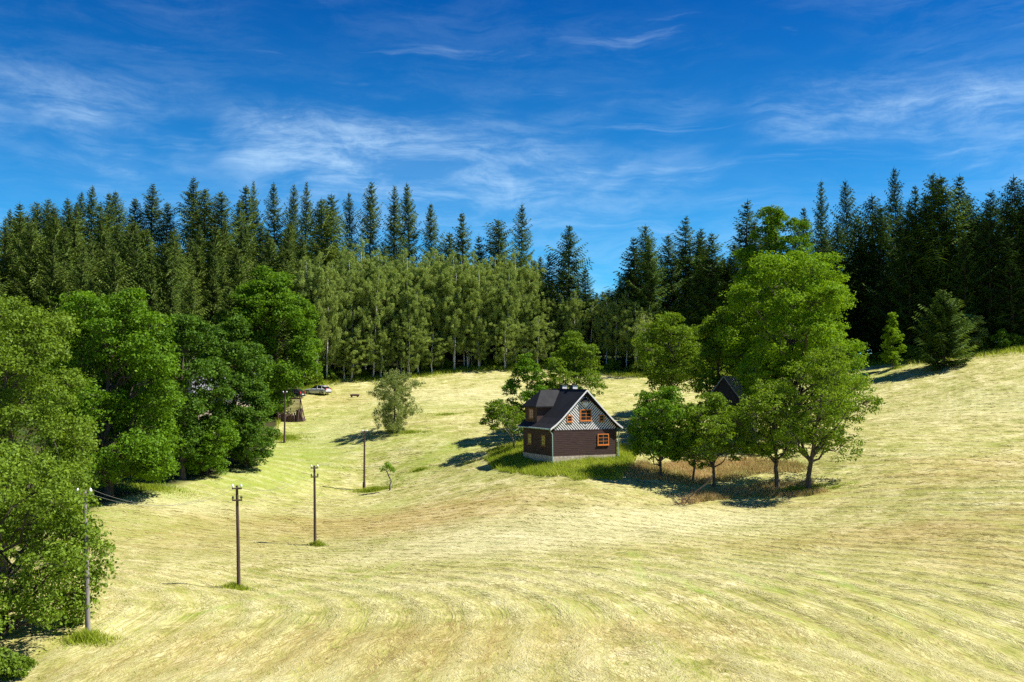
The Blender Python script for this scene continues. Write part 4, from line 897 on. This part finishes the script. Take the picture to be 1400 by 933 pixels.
# ------------------------------------------------------------------ cars
hm('silver_paint', (.62, .64, .66), .3, .6, metal=.2, noise_amt=.02); hm('dark_paint', (.03, .032, .04), .22, .6, metal=.2, noise_amt=.02); hm('car_glass', (.015, .017, .02), .05, .8, noise_amt=0); hm('tyre', (.02, .02, .02), .85, .2); hm('rim', (.45, .46, .48), .3, .6, metal=.6)
hm('tail_red', (.55, .02, .025), .3, .6, noise_amt=.02); hm('plate', (.8, .8, .8), .4, .4, noise_amt=.02); hm('black_trim', (.02, .02, .022), .6, .3); hm('lamp', (.75, .78, .8), .1, .8, noise_amt=.02)
def car(label, loc, rz, paint, rack=False):
    t = thing('parked_car', label, 'car', loc, rz)
    # stations along x (rear +x): lower body outline then cabin, cross-section widths narrow towards roof
    bs = [(-2.25, .45, .72, .78), (-2.1, .30, .84, .86), (-1.4, .24, .98, .90), (-.75, .22, 1.04, .91), (.6, .22, 1.06, .91), (1.6, .24, 1.06, .91), (2.1, .30, 1.02, .87), (2.25, .42, .92, .80)]
    ring = []
    for (x_, zl, zh, w_) in bs:
        ring += [(x_, -w_*.94, zl), (x_, -w_, zl+.25), (x_, -w_, zh-.12), (x_, -w_*.90, zh), (x_, w_*.90, zh), (x_, w_, zh-.12), (x_, w_, zl+.25), (x_, w_*.94, zl)]
    V = np.array(ring, float); f = []
    for i in range(len(bs)-1):
        for j in range(8): f.append((i*8+j, i*8+(j+1) % 8, (i+1)*8+(j+1) % 8, (i+1)*8+j))
    e_ = (len(bs)-1)*8
    part('body', [(V, np.array(f), 0, None, True), (V, np.array([tuple(range(7, -1, -1))]), 0, None), (V, np.array([tuple(range(e_, e_+8))]), 0, None)], H_[paint], t)
    cb_ = [(-.85, 1.03, .80), (-.15, 1.50, .64), (.4, 1.56, .62), (1.4, 1.52, .62), (1.75, 1.40, .62), (2.12, 1.0, .78)]
    V = np.array([p for (x_, z_, w_) in cb_ for p in ((x_, -w_, z_), (x_, w_, z_))] + [p for x_ in (-.9, -.15, .4, 1.4, 1.75, 2.14) for p in ((x_, -.84, 1.0), (x_, .84, 1.0))])
    f = [(2*i, 2*i+1, 2*i+3, 2*i+2) for i in range(5)]; fs = [(2*i, 2*i+2, 12+2*i+2, 12+2*i) for i in range(5)] + [(2*i+1, 12+2*i+1, 12+2*i+3, 2*i+3) for i in range(5)]
    part('windows', [(V, np.array(fs+[f[0], f[4]]), 0, None)], H_['car_glass'], t)
    part('roof_panel', [(V+np.array([0, 0, .012]), np.array(f[1:4]), 0, None), box(-.2, 1.78, -.63, .63, 1.40, 1.44)], H_[paint], t)
    for x_ in (.45, 1.35):
        for sg in (-1, 1): part('pillar', [tube([(x_, sg*.845, 1.02), (x_-.02, sg*.66, 1.52)], [.04, .03], 5)], H_[paint], t)
    for x_ in (-1.4, 1.4):
        for sg in (-1, 1):
            wh = part('wheel', [tube([(x_, sg*.72, .33), (x_, sg*.90, .33), (x_, sg*.925, .33)], [.33, .33, .28], 16)], H_['tyre'], t)
            part('rim', [(np.array([(x_+.21*math.cos(k*PI/6), sg*.93, .33+.21*math.sin(k*PI/6)) for k in range(12)]), np.array([tuple(range(12))]), 0, None)], H_['rim'], wh)
            part('wheel_arch', [tube([(x_+.40*math.cos(k), sg*.915, .33+.40*math.sin(k)) for k in np.linspace(0, PI, 9)], [.03]*9, 5)], H_['black_trim'], t)
    for sg in (-1, 1):
        part('tail_light', [box(2.05, 2.27, sg*.74-.10, sg*.74+.10, .80, 1.12)], H_['tail_red'], t); part('headlight', [box(-2.27, -2.05, sg*.62-.15, sg*.62+.15, .58, .72)], H_['lamp'], t)
        part('mirror', [box(-.62, -.50, sg*.98-.10, sg*.98+.10, 1.0, 1.13)], H_['black_trim'], t)
    part('number_plate', [box(2.262, 2.28, -.26, .26, .62, .73)], H_['plate'], t); part('bumper', [box(2.18, 2.32, -.80, .80, .34, .52)], H_['black_trim'], t)
    if rack:
        for sg in (-1, 1): part('roof_rail', [tube([(-.05, sg*.57, 1.60), (1.6, sg*.57, 1.60)], [.025, .025], 5), box(-.05, 0, sg*.57-.02, sg*.57+.02, 1.5, 1.6), box(1.5, 1.55, sg*.57-.02, sg*.57+.02, 1.5, 1.6)], H_['black_trim'], t)
    return t
g = hit(433, 540); car('silver estate car with roof rails parked at the birch wood edge', (g[0], g[1]+.6, g[2]+.02), math.radians(-22), 'silver_paint', True)
g = hit(402, 545); car('dark car with a red tail light parked under the round lime', (g[0]-.6, g[1]+.3, g[2]+.02), math.radians(-18), 'dark_paint')
